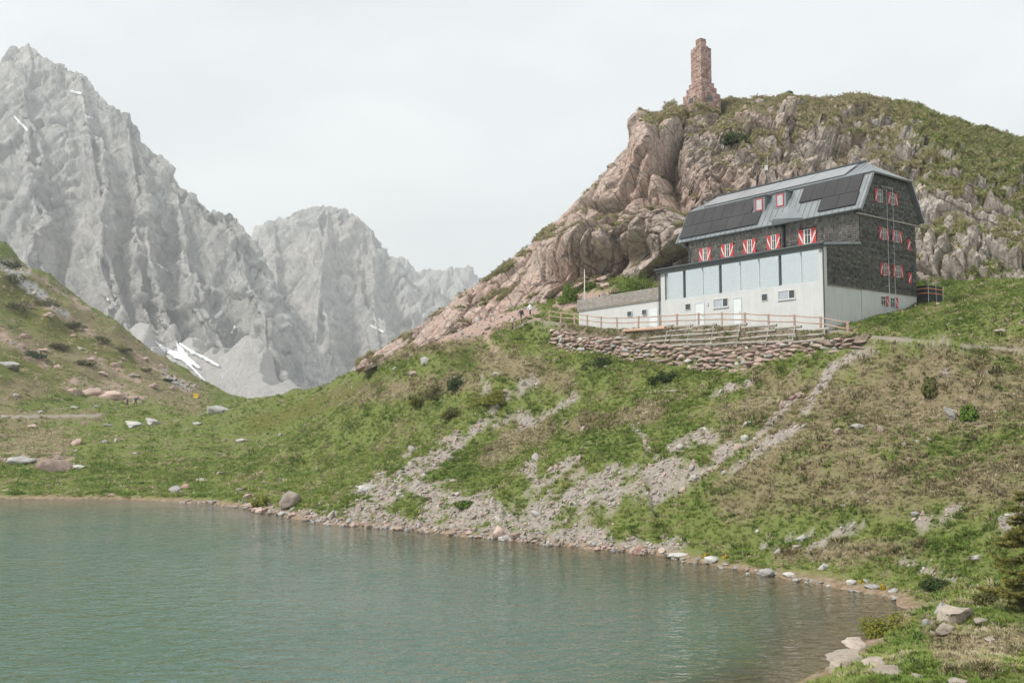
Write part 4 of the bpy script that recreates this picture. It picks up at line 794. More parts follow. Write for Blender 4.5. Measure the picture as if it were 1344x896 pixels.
def stone_mat(name, c1, c2, lich=(0.55, 0.53, 0.49), dark=(0.14, 0.12, 0.105), sc=1.0, amt=0.5):
    m = Mat(name); vec = m.coord('Object'); oi = m.n('ShaderNodeObjectInfo'); off = m.n('ShaderNodeVectorMath', operation='ADD'); m.l(vec, off.inputs[0])
    cv_ = m.n('ShaderNodeCombineXYZ'); r10 = m.math('MULTIPLY', oi.outputs['Random'], 37.0); m.l(r10, cv_.inputs[0]); m.l(r10, cv_.inputs[2]); m.l(cv_.outputs[0], off.inputs[1]); v = off.outputs[0]
    n1 = m.noise(v, 1.6 * sc, 6, 0.65); n2 = m.noise(v, 6 * sc, 6, 0.7); n3 = m.noise(v, 2.7 * sc, 5, 0.6)
    c = m.mix(m.ramp(n1, [(0.35, 0.0), (0.65, 1.0)]), c1, c2); c = m.mix(m.ramp(n2, [(0.55, 0.0), (0.7, amt)]), c, lich); c = m.mix(m.ramp(n3, [(0.30, 0.6), (0.45, 0.0)]), c, dark)
    hv = m.n('ShaderNodeHueSaturation'); m.l(c, hv.inputs['Color']); m.l(m.math('ADD', m.math('MULTIPLY', oi.outputs['Random'], 0.5), 0.75), hv.inputs['Value']); m.col(hv.outputs[0])
    m.bump(m.math('ADD', n2, n1), 0.6, 0.08); m.rough(0.92, 0.15); return m.m
PINKR = stone_mat('pink_sandstone', (0.36, 0.255, 0.215), (0.47, 0.36, 0.305)); GREYK = stone_mat('pale_limestone', (0.31, 0.30, 0.28), (0.45, 0.435, 0.405)); BUFF = stone_mat('buff_stone', (0.27, 0.225, 0.185), (0.38, 0.325, 0.27), lich=(0.44, 0.42, 0.38)); REDR = stone_mat('red_sandstone', (0.29, 0.165, 0.135), (0.40, 0.26, 0.215))
WALLM = [stone_mat('wall_stone_pink', (0.29, 0.20, 0.17), (0.39, 0.30, 0.26)), stone_mat('wall_stone_grey', (0.32, 0.305, 0.285), (0.45, 0.43, 0.40)), stone_mat('wall_stone_buff', (0.36, 0.285, 0.225), (0.47, 0.38, 0.30))]
BRK = {k: [rock_mesh('boulder_%s_%d' % (k, i), mt, 11 * i + j, ICO4 if i < 2 else ICO3, 15) for i in range(5)] for j, (k, mt) in enumerate((('p', PINKR), ('g', GREYK), ('b', BUFF), ('r', REDR)))}
bcount = [0]
def boulder(u, v, wpx, hpx, kind, label, group=None, sink=0.36, bv=None, var=None, rz=None, tilt=0.0, name='boulder', cat='boulder'):
    p = hit(u, v + hpx * 0.45, bv)
    if p is None: return None
    d = p[1] / FPX; rn = random.Random(int(u * 31 + v * 7)); bcount[0] += 1
    me = BRK[kind][rn.randrange(5) if var is None else var]; sx = wpx * d * 0.5; sz = hpx * d * 0.5 * 1.15; sy = sx * rn.uniform(0.7, 1.0)
    o = link(name, me, None, (p[0], p[1] + sy * 0.5, p[2] + sz * (1 - 2 * sink)), (rn.uniform(-0.12, 0.12), tilt, rn.uniform(-0.4, 0.4) if rz is None else rz), (sx, sy, sz))
    tag(o, label, cat, group); return o
BL = [
 (25, 603, 42, 15, 'g', 'flat grey slab at the left edge of the photo above the far shore'), (66, 606, 44, 26, 'p', 'low pale pink outcrop beside the flat grey slab on the far meadow'), (102, 611, 24, 9, 'g', 'wedge shaped whitish boulder just right of the pale pink outcrop'),
 (97, 578, 17, 16, 'p', 'rounded pink boulder standing alone on the brown patch of the left meadow'), (137, 578, 10, 8, 'g', 'small white boulder right of the rounded pink boulder'), (110, 554, 9, 8, 'p', 'small pink stone left of the big white boulder heap'),
 (140, 557, 13, 6, 'g', 'low white stone just left of the big white boulder heap'), (176, 553, 34, 15, 'g', 'mossy white boulder, left half of the heap on the meadow'), (200, 549, 26, 19, 'g', 'tall white boulder, right half of the heap on the meadow'),
 (281, 535, 36, 18, 'g', 'large whitish boulder on the saddle beside the yellow sign'), (257, 555, 13, 6, 'g', 'small white stone below the yellow sign'), (20, 517, 14, 7, 'g', 'pale stone at the foot of the left hillside'),
 (42, 558, 12, 8, 'p', 'pinkish stone on the meadow near the left edge of the photo'), (52, 540, 10, 6, 'g', 'pale grey stone beside the meadow footpath'), (97, 534, 13, 5, 'g', 'low white stone left of the two hikers'), (126, 532, 13, 5, 'g', 'flat pale stone just in front of the two hikers'), (5, 545, 12, 5, 'g', 'flat pale stone at the left end of the meadow footpath'),
 (315, 577, 20, 7, 'g', 'grey slanting stone low on the grass spur below the saddle'), (290, 595, 18, 5, 'p', 'thin pinkish slab lying in the grass left of the spur'), (228, 641, 19, 14, 'g', 'dark grey boulder by the far shore, left one of a pair'), (242, 637, 14, 9, 'r', 'brownish boulder by the far shore, right one of a pair'),
 (263, 629, 19, 9, 'g', 'brown topped grey stone in grass above the far shore'), (289, 620, 18, 6, 'b', 'pale buff slab in the grass above the far shore'), (146, 648, 14, 6, 'p', 'pink stone at the edge of the far shore'), (177, 594, 14, 4, 'g', 'thin white stone in the middle of the green meadow'), (8, 476, 34, 13, 'g', 'white rock slab on the left hillside at the photo edge'),
 (558, 473, 15, 15, 'g', 'upright whitish boulder high on the green spur left of the path'), (520, 484, 11, 5, 'g', 'small white stone left of the upright whitish boulder'), (543, 490, 11, 9, 'p', 'pink stone below the upright whitish boulder'),
 (384, 652, 38, 26, 'b', 'big pinkish boulder with a pointed foot near the shore bush'), (481, 637, 36, 17, 'g', 'white slab boulder where the scree meets the grass'), (524, 621, 14, 9, 'g', 'grey boulder at the top edge of the scree tongue'), (313, 642, 18, 6, 'b', 'low buff stone left of the yellow green shore bush'), (324, 650, 11, 9, 'p', 'small pink boulder just left of the yellow green shore bush'),
 (653, 697, 17, 22, 'p', 'tall brown pink boulder standing in the shoreline stones'), (676, 702, 22, 13, 'p', 'broad pinkish boulder right of the tall brown one on the shore'), (700, 703, 22, 14, 'b', 'buff grey boulder at the waterline below the scree'), (842, 719, 21, 15, 'r', 'reddish brown boulder at the waterline below the scree fan'),
 (893, 727, 46, 10, 'g', 'long pale grey rock ledge at the waterline'), (937, 733, 24, 10, 'g', 'white triangular rock beside the yellow marsh flowers'), (1012, 750, 30, 13, 'g', 'rounded pale grey boulder at the water edge, right shore'), (982, 753, 18, 7, 'g', 'low grey stone in the water just left of the rounded pale boulder'), (1036, 753, 18, 8, 'g', 'small pale stone just right of the rounded pale boulder'), (1083, 742, 20, 12, 'g', 'pale grey boulder in the grass just above the right shore'),
 (1120, 763, 17, 8, 'g', 'pale stone at the water edge before the cove'), (1146, 769, 22, 8, 'g', 'wide flat stone at the water edge before the cove'), (1176, 774, 17, 7, 'g', 'pale stone beside the last marsh flowers in the cove'),
 (1249, 541, 18, 25, 'g', 'upright egg shaped grey boulder on the dry grass slope'), (1126, 558, 20, 10, 'g', 'grey boulder in dry grass below the hut path'), (1205, 577, 13, 7, 'g', 'oval white stone on the dry slope, right one of a pair'), (1188, 582, 9, 6, 'g', 'small white stone on the dry slope, left one of a pair'), (1100, 564, 11, 13, 'p', 'round pink boulder on the dry slope'),
 (1029, 528, 14, 14, 'p', 'pink boulder at the head of the stone line, left of three'), (1040, 521, 15, 8, 'r', 'dark flat boulder at the head of the stone line, middle of three'), (1052, 516, 12, 13, 'p', 'pink boulder at the head of the stone line, right of three'), (968, 585, 18, 14, 'p', 'pink boulder midway down the slanting stone line'), (981, 573, 17, 10, 'g', 'white slab above the pink boulder in the slanting stone line'), (952, 618, 14, 8, 'g', 'white oval stone beside the lower stone line'), (914, 626, 17, 9, 'g', 'white flat stone low in the slanting stone line'), (896, 642, 10, 11, 'p', 'pointed pink stone at the foot of the slanting stone line'),
 (1057, 704, 28, 10, 'g', 'tilted white slab in the green grass above the right shore'), (1024, 721, 14, 8, 'g', 'small white slab left of the tilted white slab'), (1285, 729, 25, 10, 'g', 'bright white stone in the grass left of the spruce'), (1205, 673, 17, 7, 'g', 'pale stone midway down the right grass slope'), (1108, 662, 11, 7, 'g', 'small white stone where dry grass turns green'), (1046, 717, 18, 9, 'b', 'buff stone in the grass below the tilted white slab'),
 (1258, 805, 56, 28, 'b', 'largest pinkish boulder of the foreground heap at the cove'), (1247, 823, 32, 17, 'b', 'smooth loaf shaped boulder in front of the foreground heap'), (1238, 795, 20, 24, 'g', 'craggy dark grey rock at the back of the foreground heap'), (1219, 816, 15, 14, 'g', 'small grey boulder at the left of the foreground heap'), (1226, 829, 13, 8, 'b', 'little pale stone at the foot of the foreground heap'), (1291, 813, 26, 9, 'b', 'flat buff stone in grass right of the foreground heap'),
 (1130, 845, 36, 17, 'b', 'pale boulder with mossy end at the near water edge'), (1120, 863, 60, 26, 'b', 'broad cracked boulder at the near water edge'), (1098, 874, 22, 18, 'b', 'tilted boulder half in the water at the near bank'), (1155, 870, 36, 17, 'b', 'flat topped boulder in the near bank grass'), (1176, 882, 46, 18, 'b', 'wide low boulder at the bottom of the photo'), (1207, 886, 26, 9, 'b', 'sunken flat stone in the near bank grass'), (1262, 894, 36, 13, 'b', 'half buried stone at the bottom edge of the photo'), (1303, 838, 16, 8, 'b', 'small flat stone in the near grass under the spruce'),
 (690, 389, 20, 15, 'p', 'angular pink boulder fallen at the cliff foot above the walkers'), (712, 394, 13, 11, 'p', 'small pink boulder at the cliff foot left of the bushes'), (702, 401, 14, 7, 'b', 'flat buff stone at the cliff foot behind the path fence'), (775, 368, 18, 14, 'p', 'pink boulder fallen under the big overhang, left one'), (797, 372, 18, 11, 'p', 'pink boulder fallen under the big overhang, right one'),
 (652, 489, 15, 8, 'g', 'pale stone on the spur below the gravel bank'), (1318, 432, 22, 8, 'b', 'pale rock in the grass bank at the right edge of the photo'), (1203, 401, 7, 6, 'g', 'white stone in the grass under the black landing')]
for q in BL: boulder(*q, sink=0.15 if 'upright' in q[5] else 0.36)
for u, v, w_, h_ in ((110, 508, 36, 16), (140, 514, 34, 14), (165, 519, 26, 8), (182, 519, 18, 7), (95, 510, 20, 12)): boulder(u, v, w_ * 1.15, h_ * 1.3, 'p', 'pink rock rib breaking through the turf behind the two hikers', 'pink ribs behind the hikers', sink=0.52)
rn = random.Random(5)
for u, v in ((30, 440), (42, 460), (62, 412), (105, 455), (118, 470), (56, 458), (150, 478), (176, 492), (160, 470), (95, 440), (130, 488), (200, 505), (75, 480), (35, 400), (225, 508), (190, 470)):
    boulder(u, v, rn.uniform(8, 18), rn.uniform(5, 10), rn.choice('pppg'), 'small rock poking out of the left hillside turf', 'small rocks on the left hillside', sink=0.35)
# stones along the waterline
sh = [(322, 668), (370, 677), (430, 688), (500, 692), (560, 698), (660, 708), (780, 720), (860, 727)]
for i in range(170):
    t = rn.random() ** 0.9 * (len(sh) - 1.001); k = int(t); f = t - k; u = sh[k][0] + (sh[k + 1][0] - sh[k][0]) * f; v = sh[k][1] + (sh[k + 1][1] - sh[k][1]) * f - abs(rn.gauss(0, 6)) + 1
    w_ = rn.uniform(5, 14); kd = rn.choice('ppgbbg'); lb = '%s %s stone in the stony shore %s' % (('small', 'middling', 'large')[int((w_ - 5) / 3.01)], {'p': 'pink', 'g': 'grey', 'b': 'buff'}[kd], np.array(['beside the yellow green bush', 'left of the white slab boulder', 'below the scree tongue', 'left of the tall brown boulder', 'right of the tall brown boulder', 'near the reddish brown boulder'])[np.searchsorted([375, 480, 570, 650, 770], u)])
    boulder(u, v, w_, rn.uniform(4, 9), kd, lb, 'stones of the stony shore', sink=0.22, name='shore_stone', cat='stone')
for i in range(46):
    u = rn.uniform(880, 1195); v = np.interp(u, [880, 920, 1000, 1080, 1150, 1195], [731, 738, 753, 767, 780, 793]) - rn.uniform(-3, 5)
    w_ = rn.uniform(5, 13); kd = rn.choice('gggb'); lb = '%s %s stone of the right shore edge %s' % (('small', 'large')[int(w_ > 9)], {'g': 'grey', 'b': 'buff'}[kd], np.array(['beside the long rock ledge', 'left of the rounded pale boulder', 'right of the rounded pale boulder', 'in front of the grassy bank', 'towards the cove end'])[np.searchsorted([935, 1005, 1065, 1130], u)])
    boulder(u, v, w_, rn.uniform(3, 6), kd, lb, 'stones of the right shore', sink=0.3, name='shore_stone', cat='stone')
for i in range(22):
    u = rn.uniform(230, 330); v = np.interp(u, [230, 300, 330], [658, 663, 669]) - rn.uniform(-2, 4); boulder(u, v, rn.uniform(5, 12), rn.uniform(3, 6), rn.choice('gbp'), 'stone in the thin stone edge of the far shore', 'stones of the far shore', sink=0.3, name='shore_stone', cat='stone')

# ------------------------------------------------------------------ scattering (uncountable stuff): points with attributes -> instances
def scatter(name, label, pts, rot, scl, tint, variants, mats_done=True):
    me = bpy.data.meshes.new(name); me.vertices.add(len(pts)); me.vertices.foreach_set('co', np.asarray(pts, np.float32).ravel()); 
    a = me.attributes.new('rot', 'FLOAT_VECTOR', 'POINT'); a.data.foreach_set('vector', np.asarray(rot, np.float32).ravel())
    a = me.attributes.new('scl', 'FLOAT_VECTOR', 'POINT'); a.data.foreach_set('vector', np.asarray(scl, np.float32).ravel())
    attr(me, 'tint', tint[:, 0]); attr(me, 'tone', tint[:, 1]); o = link(name, me); tag(o, label, kind='stuff')
    c = bpy.data.collections.new(name + '_kinds')
    for i, vm_ in enumerate(variants): c.objects.link(bpy.data.objects.new('%s_kind' % name, vm_))
    ng = bpy.data.node_groups.new(name, 'GeometryNodeTree'); ng.interface.new_socket('Geometry', in_out='INPUT', socket_type='NodeSocketGeometry'); ng.interface.new_socket('Geometry', in_out='OUTPUT', socket_type='NodeSocketGeometry')
    N = ng.nodes.new; gi, go, ip, ci = N('NodeGroupInput'), N('NodeGroupOutput'), N('GeometryNodeInstanceOnPoints'), N('GeometryNodeCollectionInfo')
    ci.inputs['Collection'].default_value = c; ci.inputs['Separate Children'].default_value = True; ci.inputs['Reset Children'].default_value = True
    ip.inputs['Pick Instance'].default_value = True; ra, sa = N('GeometryNodeInputNamedAttribute'), N('GeometryNodeInputNamedAttribute')
    ra.data_type = sa.data_type = 'FLOAT_VECTOR'; ra.inputs['Name'].default_value = 'rot'; sa.inputs['Name'].default_value = 'scl'
    er = N('FunctionNodeEulerToRotation'); l = ng.links.new; l(gi.outputs[0], ip.inputs['Points']); l(ci.outputs[0], ip.inputs['Instance']); l(ra.outputs['Attribute'], er.inputs[0]); l(er.outputs[0], ip.inputs['Rotation']); l(sa.outputs['Attribute'], ip.inputs['Scale']); l(ip.outputs[0], go.inputs[0])
    rv_ = N('FunctionNodeRandomValue'); rv_.data_type = 'INT'; rv_.inputs[4].default_value = 0; rv_.inputs[5].default_value = len(variants) - 1; l(rv_.outputs[2], ip.inputs['Instance Index'])
    md = o.modifiers.new('scatter', 'NODES'); md.node_group = ng; return o
RS = np.random.RandomState(21)
def sample_ground(n, rmin=20, rmax=260, tmax=0.72):
    t = RS.uniform(-tmax, tmax + 0.22, n); r = np.exp(RS.uniform(math.log(rmin), math.log(rmax), n)); x = t * r; return np.stack([x, r, zt(x, r)], 1)
def near_shore(P): return poly_dist(P[:, 0], P[:, 1], SHP) * np.where(in_poly(P[:, 0], P[:, 1], SHP), -1, 1)
def hutfoot(P):
    a = (P[:, 0] - HA[0]) * K1[0] + (P[:, 1] - HA[1]) * K1[1]; b = (P[:, 0] - HA[0]) * K2[0] + (P[:, 1] - HA[1]) * K2[1]
    return ((a > -0.15) & (a < 15.4) & (b > -0.2) & (b < 12)) | ((a >= 15) & (a < 25.7) & (b > -0.2) & (b < 5.8)) | ((a > -4.6) & (a < 25) & (b > -3.0) & (b < -2.0))
# scree
P = sample_ground(190000, 30, 120, 0.62); sc_, pk, gy, dr, ol, te, _, _ = fields(P); sdp = near_shore(P)
pr = np.where(sc_ > 0.3, sc_, 0) * 0.75 + 0.55 * np.clip(pk - 0.3, 0, 1) + 0.012; pr = pr * (1 - te) * (sdp > 0.05) * ~hutfoot(P); keep = RS.rand(len(P)) < pr; P = P[keep]; n = len(P)
sz = np.exp(RS.normal(math.log(0.062), 0.55, n)) * np.clip(P[:, 1] / 55, 0.7, 1.6); sz = np.clip(sz, 0.03, 0.5)
Q = sample_ground(90000, 120, 260, 0.62); s2_, pk, gy, dr, ol, te, _, _ = fields(Q); keep = RS.rand(len(Q)) < (gy * 0.9 + 0.35 * np.clip(pk - 0.2, 0, 1)) * (1 - te); Q = Q[keep]; P = np.vstack([P, Q]); sz = np.concatenate([sz, np.clip(np.exp(RS.normal(math.log(0.22), 0.5, len(Q))), 0.08, 0.9)]); n = len(P)
P[:, 2] += sz * 0.25
SCM = Mat('scree_stone'); t1 = SCM.attr('tint', 'INSTANCER'); t2 = SCM.attr('tone', 'INSTANCER'); nn = SCM.noise(SCM.coord('Object'), 2.0, 4, 0.6)
cc = SCM.ramp(t1, [(0.0, (0.36, 0.35, 0.33)), (0.35, (0.43, 0.40, 0.36)), (0.6, (0.43, 0.345, 0.30)), (1.0, (0.39, 0.27, 0.23))]); cc = SCM.mix(SCM.math('MULTIPLY', t2, 0.7), cc, (0.16, 0.135, 0.115)); cc = SCM.mix(SCM.ramp(nn, [(0.5, 0), (0.7, 0.4)]), cc, (0.55, 0.52, 0.48)); SCM.col(cc); SCM.rough(0.92, 0.1)
svar = [rock_mesh('scree_stone_%d' % i, SCM.m, 200 + i, ICO2, 8) for i in range(7)]
scatter('scree', 'loose grey and pink scree stones spread down the slope to the lake', P, RS.uniform(0, 6.28, (n, 3)) * np.array([0.15, 0.15, 1]), np.stack([sz * RS.uniform(0.8, 1.4, n), sz * RS.uniform(0.7, 1.1, n), sz * RS.uniform(0.45, 0.8, n)], 1), RS.rand(n, 2), svar)
print('scree', n)

# grass tufts
def blade_mat(name):
    m = Mat(name); t1 = m.attr('tint', 'INSTANCER'); t2 = m.attr('tone', 'INSTANCER')
    g_ = m.ramp(t2, [(0.0, (0.125, 0.20, 0.036)), (0.4, (0.21, 0.285, 0.062)), (0.75, (0.31, 0.35, 0.10)), (1.0, (0.43, 0.41, 0.19))])
    d_ = m.ramp(t2, [(0.0, (0.27, 0.21, 0.12)), (0.5, (0.45, 0.37, 0.235)), (1.0, (0.60, 0.51, 0.36))])
    c = m.mix(t1, g_, d_); m.col(c); ge = m.n('ShaderNodeNewGeometry'); va = m.n('ShaderNodeVectorMath', operation='MULTIPLY_ADD'); m.l(ge.outputs['Normal'], va.inputs[0]); va.inputs[1].default_value = (0.35, 0.35, 0.35); va.inputs[2].default_value = (0, 0, 1); vn = m.n('ShaderNodeVectorMath', operation='NORMALIZE'); m.l(va.outputs[0], vn.inputs[0]); m.l(vn.outputs[0], m.p.inputs['Normal']); m.rough(0.7, 0.2); tl = m.n('ShaderNodeBsdfTranslucent'); m.l(c, tl.inputs['Color']); ms = m.n('ShaderNodeMixShader'); ms.inputs[0].default_value = 0.3
    m.l(m.p.outputs[0], ms.inputs[1]); m.l(tl.outputs[0], ms.inputs[2]); m.l(ms.outputs[0], m.out.inputs['Surface']); return m.m
BLADE = blade_mat('grass_blade')
def tuft(seed, n=16, spread=0.55, w=0.10, lean=0.75):
    rn = np.random.RandomState(seed); V = []; Fc = []
    for i in range(n):
        a = rn.uniform(0, 6.28); r = rn.uniform(0, spread); bx, by = r * math.cos(a), r * math.sin(a); a2 = a + rn.normal(0, 0.8); l = rn.uniform(0.55, 1.1); le = rn.uniform(0.2, lean); ww = w * rn.uniform(0.6, 1.2)
        px, py = -math.sin(a2) * ww / 2, math.cos(a2) * ww / 2; dx, dy = math.cos(a2) * le, math.sin(a2) * le; b = len(V)
        V += [(bx - px, by - py, -0.1), (bx + px, by + py, -0.1), (bx + dx * 0.4 + px * 0.8, by + dy * 0.4 + py * 0.8, l * 0.6), (bx + dx * 0.4 - px * 0.8, by + dy * 0.4 - py * 0.8, l * 0.6), (bx + dx, by + dy, l * (1 - 0.35 * le))]
        Fc += [(b, b + 1, b + 2), (b, b + 2, b + 3), (b + 3, b + 2, b + 4)]
    return mesh_np('tuft', V, Fc, BLADE, smooth=False)
TV = [tuft(300 + i, 15, 0.6, 0.11 + 0.02 * (i % 3), 0.9) for i in range(6)]
P = np.vstack([sample_ground(310000, 17, 110, 0.62), sample_ground(110000, 60, 250, 0.64)]); sc_, pk, gy, dr, ol, te, n1, n2 = fields(P); sdp = near_shore(P)
pr = (1 - 0.88 * sst(0.25, 0.7, sc_)) * (1 - sst(0.2, 0.7, pk)) * (1 - sst(0.2, 0.7, gy)) * (1 - sst(0.2, 0.6, te)) * sst(0.5, 1.2, sdp + 0.8 * n1); keep = (RS.rand(len(P)) < pr) & ~hutfoot(P)
P = P[keep]; dr = dr[keep]; ol = ol[keep]; n1 = n1[keep]; n2 = n2[keep]; n = len(P)
isdry = (RS.rand(n) < np.clip(dr * 1.05 + 0.05, 0, 0.93)).astype(float)
tone = np.clip(0.42 + n2 * 0.45 + RS.normal(0, 0.2, n) + ol * 0.3, 0, 1)
s = 0.15 * (P[:, 1] / 45) ** 0.55 * np.exp(RS.normal(0, 0.28, n)) * np.where(isdry > 0, 1.05, 1.0); cl = fbm(np.stack([P[:, 0] * 1.1, P[:, 1] * 1.1, P[:, 2]], 1) * np.clip(60 / P[:, 1], 0.25, 1.2)[:, None], 2); s = s * np.clip(0.95 + 0.7 * cl, 0.55, 1.6); tone = np.clip(tone - 0.15 * cl, 0, 1)
scatter('meadow_grass', 'green and straw coloured mountain grass covering the slopes', P, np.stack([RS.normal(0, 0.15, n), RS.normal(0, 0.15, n), RS.uniform(0, 6.28, n)], 1), np.stack([s * 1.25, s * 1.25, s * RS.uniform(0.6, 1.1, n)], 1), np.stack([isdry * RS.uniform(0.75, 1, n), tone], 1), TV)
print('grass', n)
# grass on the ledges of the hill
idx = RS.choice(len(HV), 150000, p=(w_ := (grass ** 2 * (T < 1.3) * (U < 1420) + 1e-12)) / w_.sum()); P = HV[idx] + RS.normal(0, 0.12, (len(idx), 3)); n = len(P); lu = lush[idx]
s = 0.18 * np.exp(RS.normal(0, 0.3, n)); isd = (RS.rand(n) > np.clip(lu * 0.55 + 0.08, 0, 0.65)).astype(float)
scatter('ledge_grass', 'tufted grass growing on the ledges and top of the rock hill', P, np.stack([RS.normal(0, 0.2, n), RS.normal(0, 0.2, n), RS.uniform(0, 6.28, n)], 1), np.stack([s * 1.2, s * 1.2, s * RS.uniform(0.6, 1.1, n)], 1), np.stack([isd * RS.uniform(0.6, 1, n), np.clip(0.5 + RS.normal(0, 0.22, n) + gn[idx] * 0.3, 0, 1)], 1), TV)

# ------------------------------------------------------------------ shrubs and the spruce
def leaf_mat(name, stops, trans=0.3):
    m = Mat(name); c = m.ramp(m.attr('tint'), stops); m.col(c); ge = m.n('ShaderNodeNewGeometry'); va = m.n('ShaderNodeVectorMath', operation='MULTIPLY_ADD'); m.l(ge.outputs['Normal'], va.inputs[0]); va.inputs[1].default_value = (0.8, 0.8, 0.8); va.inputs[2].default_value = (0, 0, 0.8); vn = m.n('ShaderNodeVectorMath', operation='NORMALIZE'); m.l(va.outputs[0], vn.inputs[0]); m.l(vn.outputs[0], m.p.inputs['Normal']); m.rough(0.6, 0.25); tl = m.n('ShaderNodeBsdfTranslucent'); m.l(c, tl.inputs['Color']); ms = m.n('ShaderNodeMixShader'); ms.inputs[0].default_value = trans
    m.l(m.p.outputs[0], ms.inputs[1]); m.l(tl.outputs[0], ms.inputs[2]); m.l(ms.outputs[0], m.out.inputs['Surface']); return m.m
LF = {'fresh': leaf_mat('fresh_leaf', [(0, (0.06, 0.115, 0.018)), (0.6, (0.13, 0.20, 0.03)), (1, (0.22, 0.28, 0.06))]), 'dark': leaf_mat('dark_leaf', [(0, (0.022, 0.045, 0.012)), (0.6, (0.055, 0.085, 0.022)), (1, (0.11, 0.13, 0.035))]),
      'yellow': leaf_mat('yellow_green_leaf', [(0, (0.12, 0.14, 0.02)), (0.6, (0.23, 0.235, 0.04)), (1, (0.34, 0.33, 0.07))]), 'olive': leaf_mat('olive_leaf', [(0, (0.06, 0.065, 0.02)), (0.6, (0.13, 0.13, 0.04)), (1, (0.22, 0.2, 0.08))])}
BARK = plain('bark', (0.10, 0.075, 0.055), 0.9, 0.1, 0.3, 8)
def leaf_cloud(seed, n, leaf, clumps=16, open_=0.35):
    """leaves in uneven clumps through a half-ellipsoid of unit radius"""
    rn = np.random.RandomState(seed); C_ = rn.normal(size=(clumps, 3)); C_ /= np.linalg.norm(C_, axis=1)[:, None]; C_ *= rn.uniform(0.35, 0.85, (clumps, 1)); C_[:, 2] = np.abs(C_[:, 2])
    k = rn.randint(0, clumps, n); rad_ = rn.uniform(0.22, 0.46, clumps); d = rn.normal(size=(n, 3)); d /= np.linalg.norm(d, axis=1)[:, None]; P = C_[k] + d * (rad_[k] * rn.uniform(open_, 1, n) ** 0.5)[:, None]; P[:, 2] = np.abs(P[:, 2]) * 0.98
    nr = d + rn.normal(size=(n, 3)) * 0.6 + np.array([0, 0, 0.5]); nr /= np.linalg.norm(nr, axis=1)[:, None]; t = np.cross(nr, rn.normal(size=(n, 3))); t /= np.linalg.norm(t, axis=1)[:, None]; b = np.cross(nr, t); s = leaf * rn.uniform(0.6, 1.3, (n, 1))
    V = np.stack([P - t * s * 0.5, P + b * s * 0.32, P + t * s * 0.6, P - b * s * 0.32], 1).reshape(-1, 3); Fc = np.arange(4 * n).reshape(n, 4)
    return V, Fc, np.repeat(np.clip(rn.normal(0.45, 0.22, n) + 0.15 * (rn.rand(clumps)[k] - 0.5) * 2, 0, 1), 4)
def shrub(name, u, v, wpx, hpx, kind, label, seed, n=1500, leaf=0.1, bv=None, group=None, base=None):
    p = hit(u, v, bv) if base is None else np.array(base)
    if p is None: return
    d = p[1] / FPX; w_, h_ = wpx * d * 0.5, hpx * d
    root = tag(empty(name, p), label, 'shrub', group); V, Fc, tn = leaf_cloud(seed, n, leaf / w_)
    V = V * np.array([w_, w_ * 0.75, h_]) / np.array([1.0, 1.0, max(0.6, V[:, 2].max())]); me = mesh_np('foliage', V, Fc, LF[kind], smooth=False); attr(me, 'tint', tn); link('foliage', me, root)
    rn = random.Random(seed); 
    for i in range(3):
        a = rn.uniform(0, 6.28); k = MB(); k.tube([(0, 0, -0.1), (math.cos(a) * w_ * 0.3, math.sin(a) * w_ * 0.25, h_ * 0.5), (math.cos(a) * w_ * 0.55, math.sin(a) * w_ * 0.4, h_ * 0.85)], [0.03, 0.02, 0.008], 5); k.build('stem', BARK, root)
for i, q in enumerate([
 ('alder_bush', 744, 399, 44, 28, 'fresh', 'bright green bush at the cliff foot left of the flagpole'), ('alder_bush', 775, 379, 24, 12, 'fresh', 'small green bush just right of the flagpole under the overhang'), ('alder_bush', 832, 384, 66, 30, 'fresh', 'largest green bush on the slope above the terrace railing'), ('alder_bush', 866, 352, 46, 22, 'dark', 'upper dark green bush on the slope left of the house wall'), ('alder_bush', 808, 392, 34, 14, 'olive', 'low olive bush just behind the terrace railing'), ('alder_bush', 878, 330, 30, 14, 'fresh', 'topmost green bush beside the left roof corner'),
 ('juniper_bush', 600, 512, 34, 22, 'dark', 'dark green bush in the middle of the green spur'), ('juniper_bush', 565, 525, 60, 22, 'olive', 'wide grey green bush left of the dark bush on the spur'), ('juniper_bush', 648, 531, 56, 24, 'yellow', 'yellow green cushion bush on the spur above the scree tongue'), ('juniper_bush', 548, 532, 26, 12, 'yellow', 'small yellow green bush at the left end of the spur bushes'), ('juniper_bush', 590, 550, 34, 18, 'olive', 'brownish low bush under the spur bushes'),
 ('shore_bush', 343, 667, 36, 19, 'yellow', 'yellow green dome shaped bush at the far stony shore'), ('juniper_bush', 1221, 519, 28, 26, 'olive', 'dark little juniper on the dry slope under the path'), ('juniper_bush', 1274, 552, 36, 24, 'fresh', 'green bush hugging the upright grey boulder'), ('willow_bush', 1163, 833, 76, 30, 'yellow', 'loose yellow green willow bush at the tip of the cove'), ('willow_bush', 1300, 795, 50, 20, 'olive', 'low grey green bush at the foot of the spruce'), ('willow_bush', 612, 665, 30, 9, 'fresh', 'green leafy patch in the scree near the shore'), ('willow_bush', 606, 663, 20, 7, 'dark', 'darker leafy patch in the scree near the shore'), ('willow_bush', 870, 500, 44, 14, 'dark', 'dark leafy patch in grass under the dry stone wall'), ('willow_bush', 790, 480, 40, 14, 'dark', 'dark leafy patch under the left part of the stone wall'), ('willow_bush', 1230, 772, 46, 15, 'dark', 'dark green leafy patch above the cove end')]):
    near = q[2] > 700; shrub(*q, seed=400 + i, n=2600 if q[3] > 40 else 1300, leaf=0.10 if near else 0.16)
shrub('hill_bush', 962, 190, 44, 22, 'dark', 'dark green bush clinging to the rock hill below the monument', 500, 1800, 0.26, bv=BV_H)
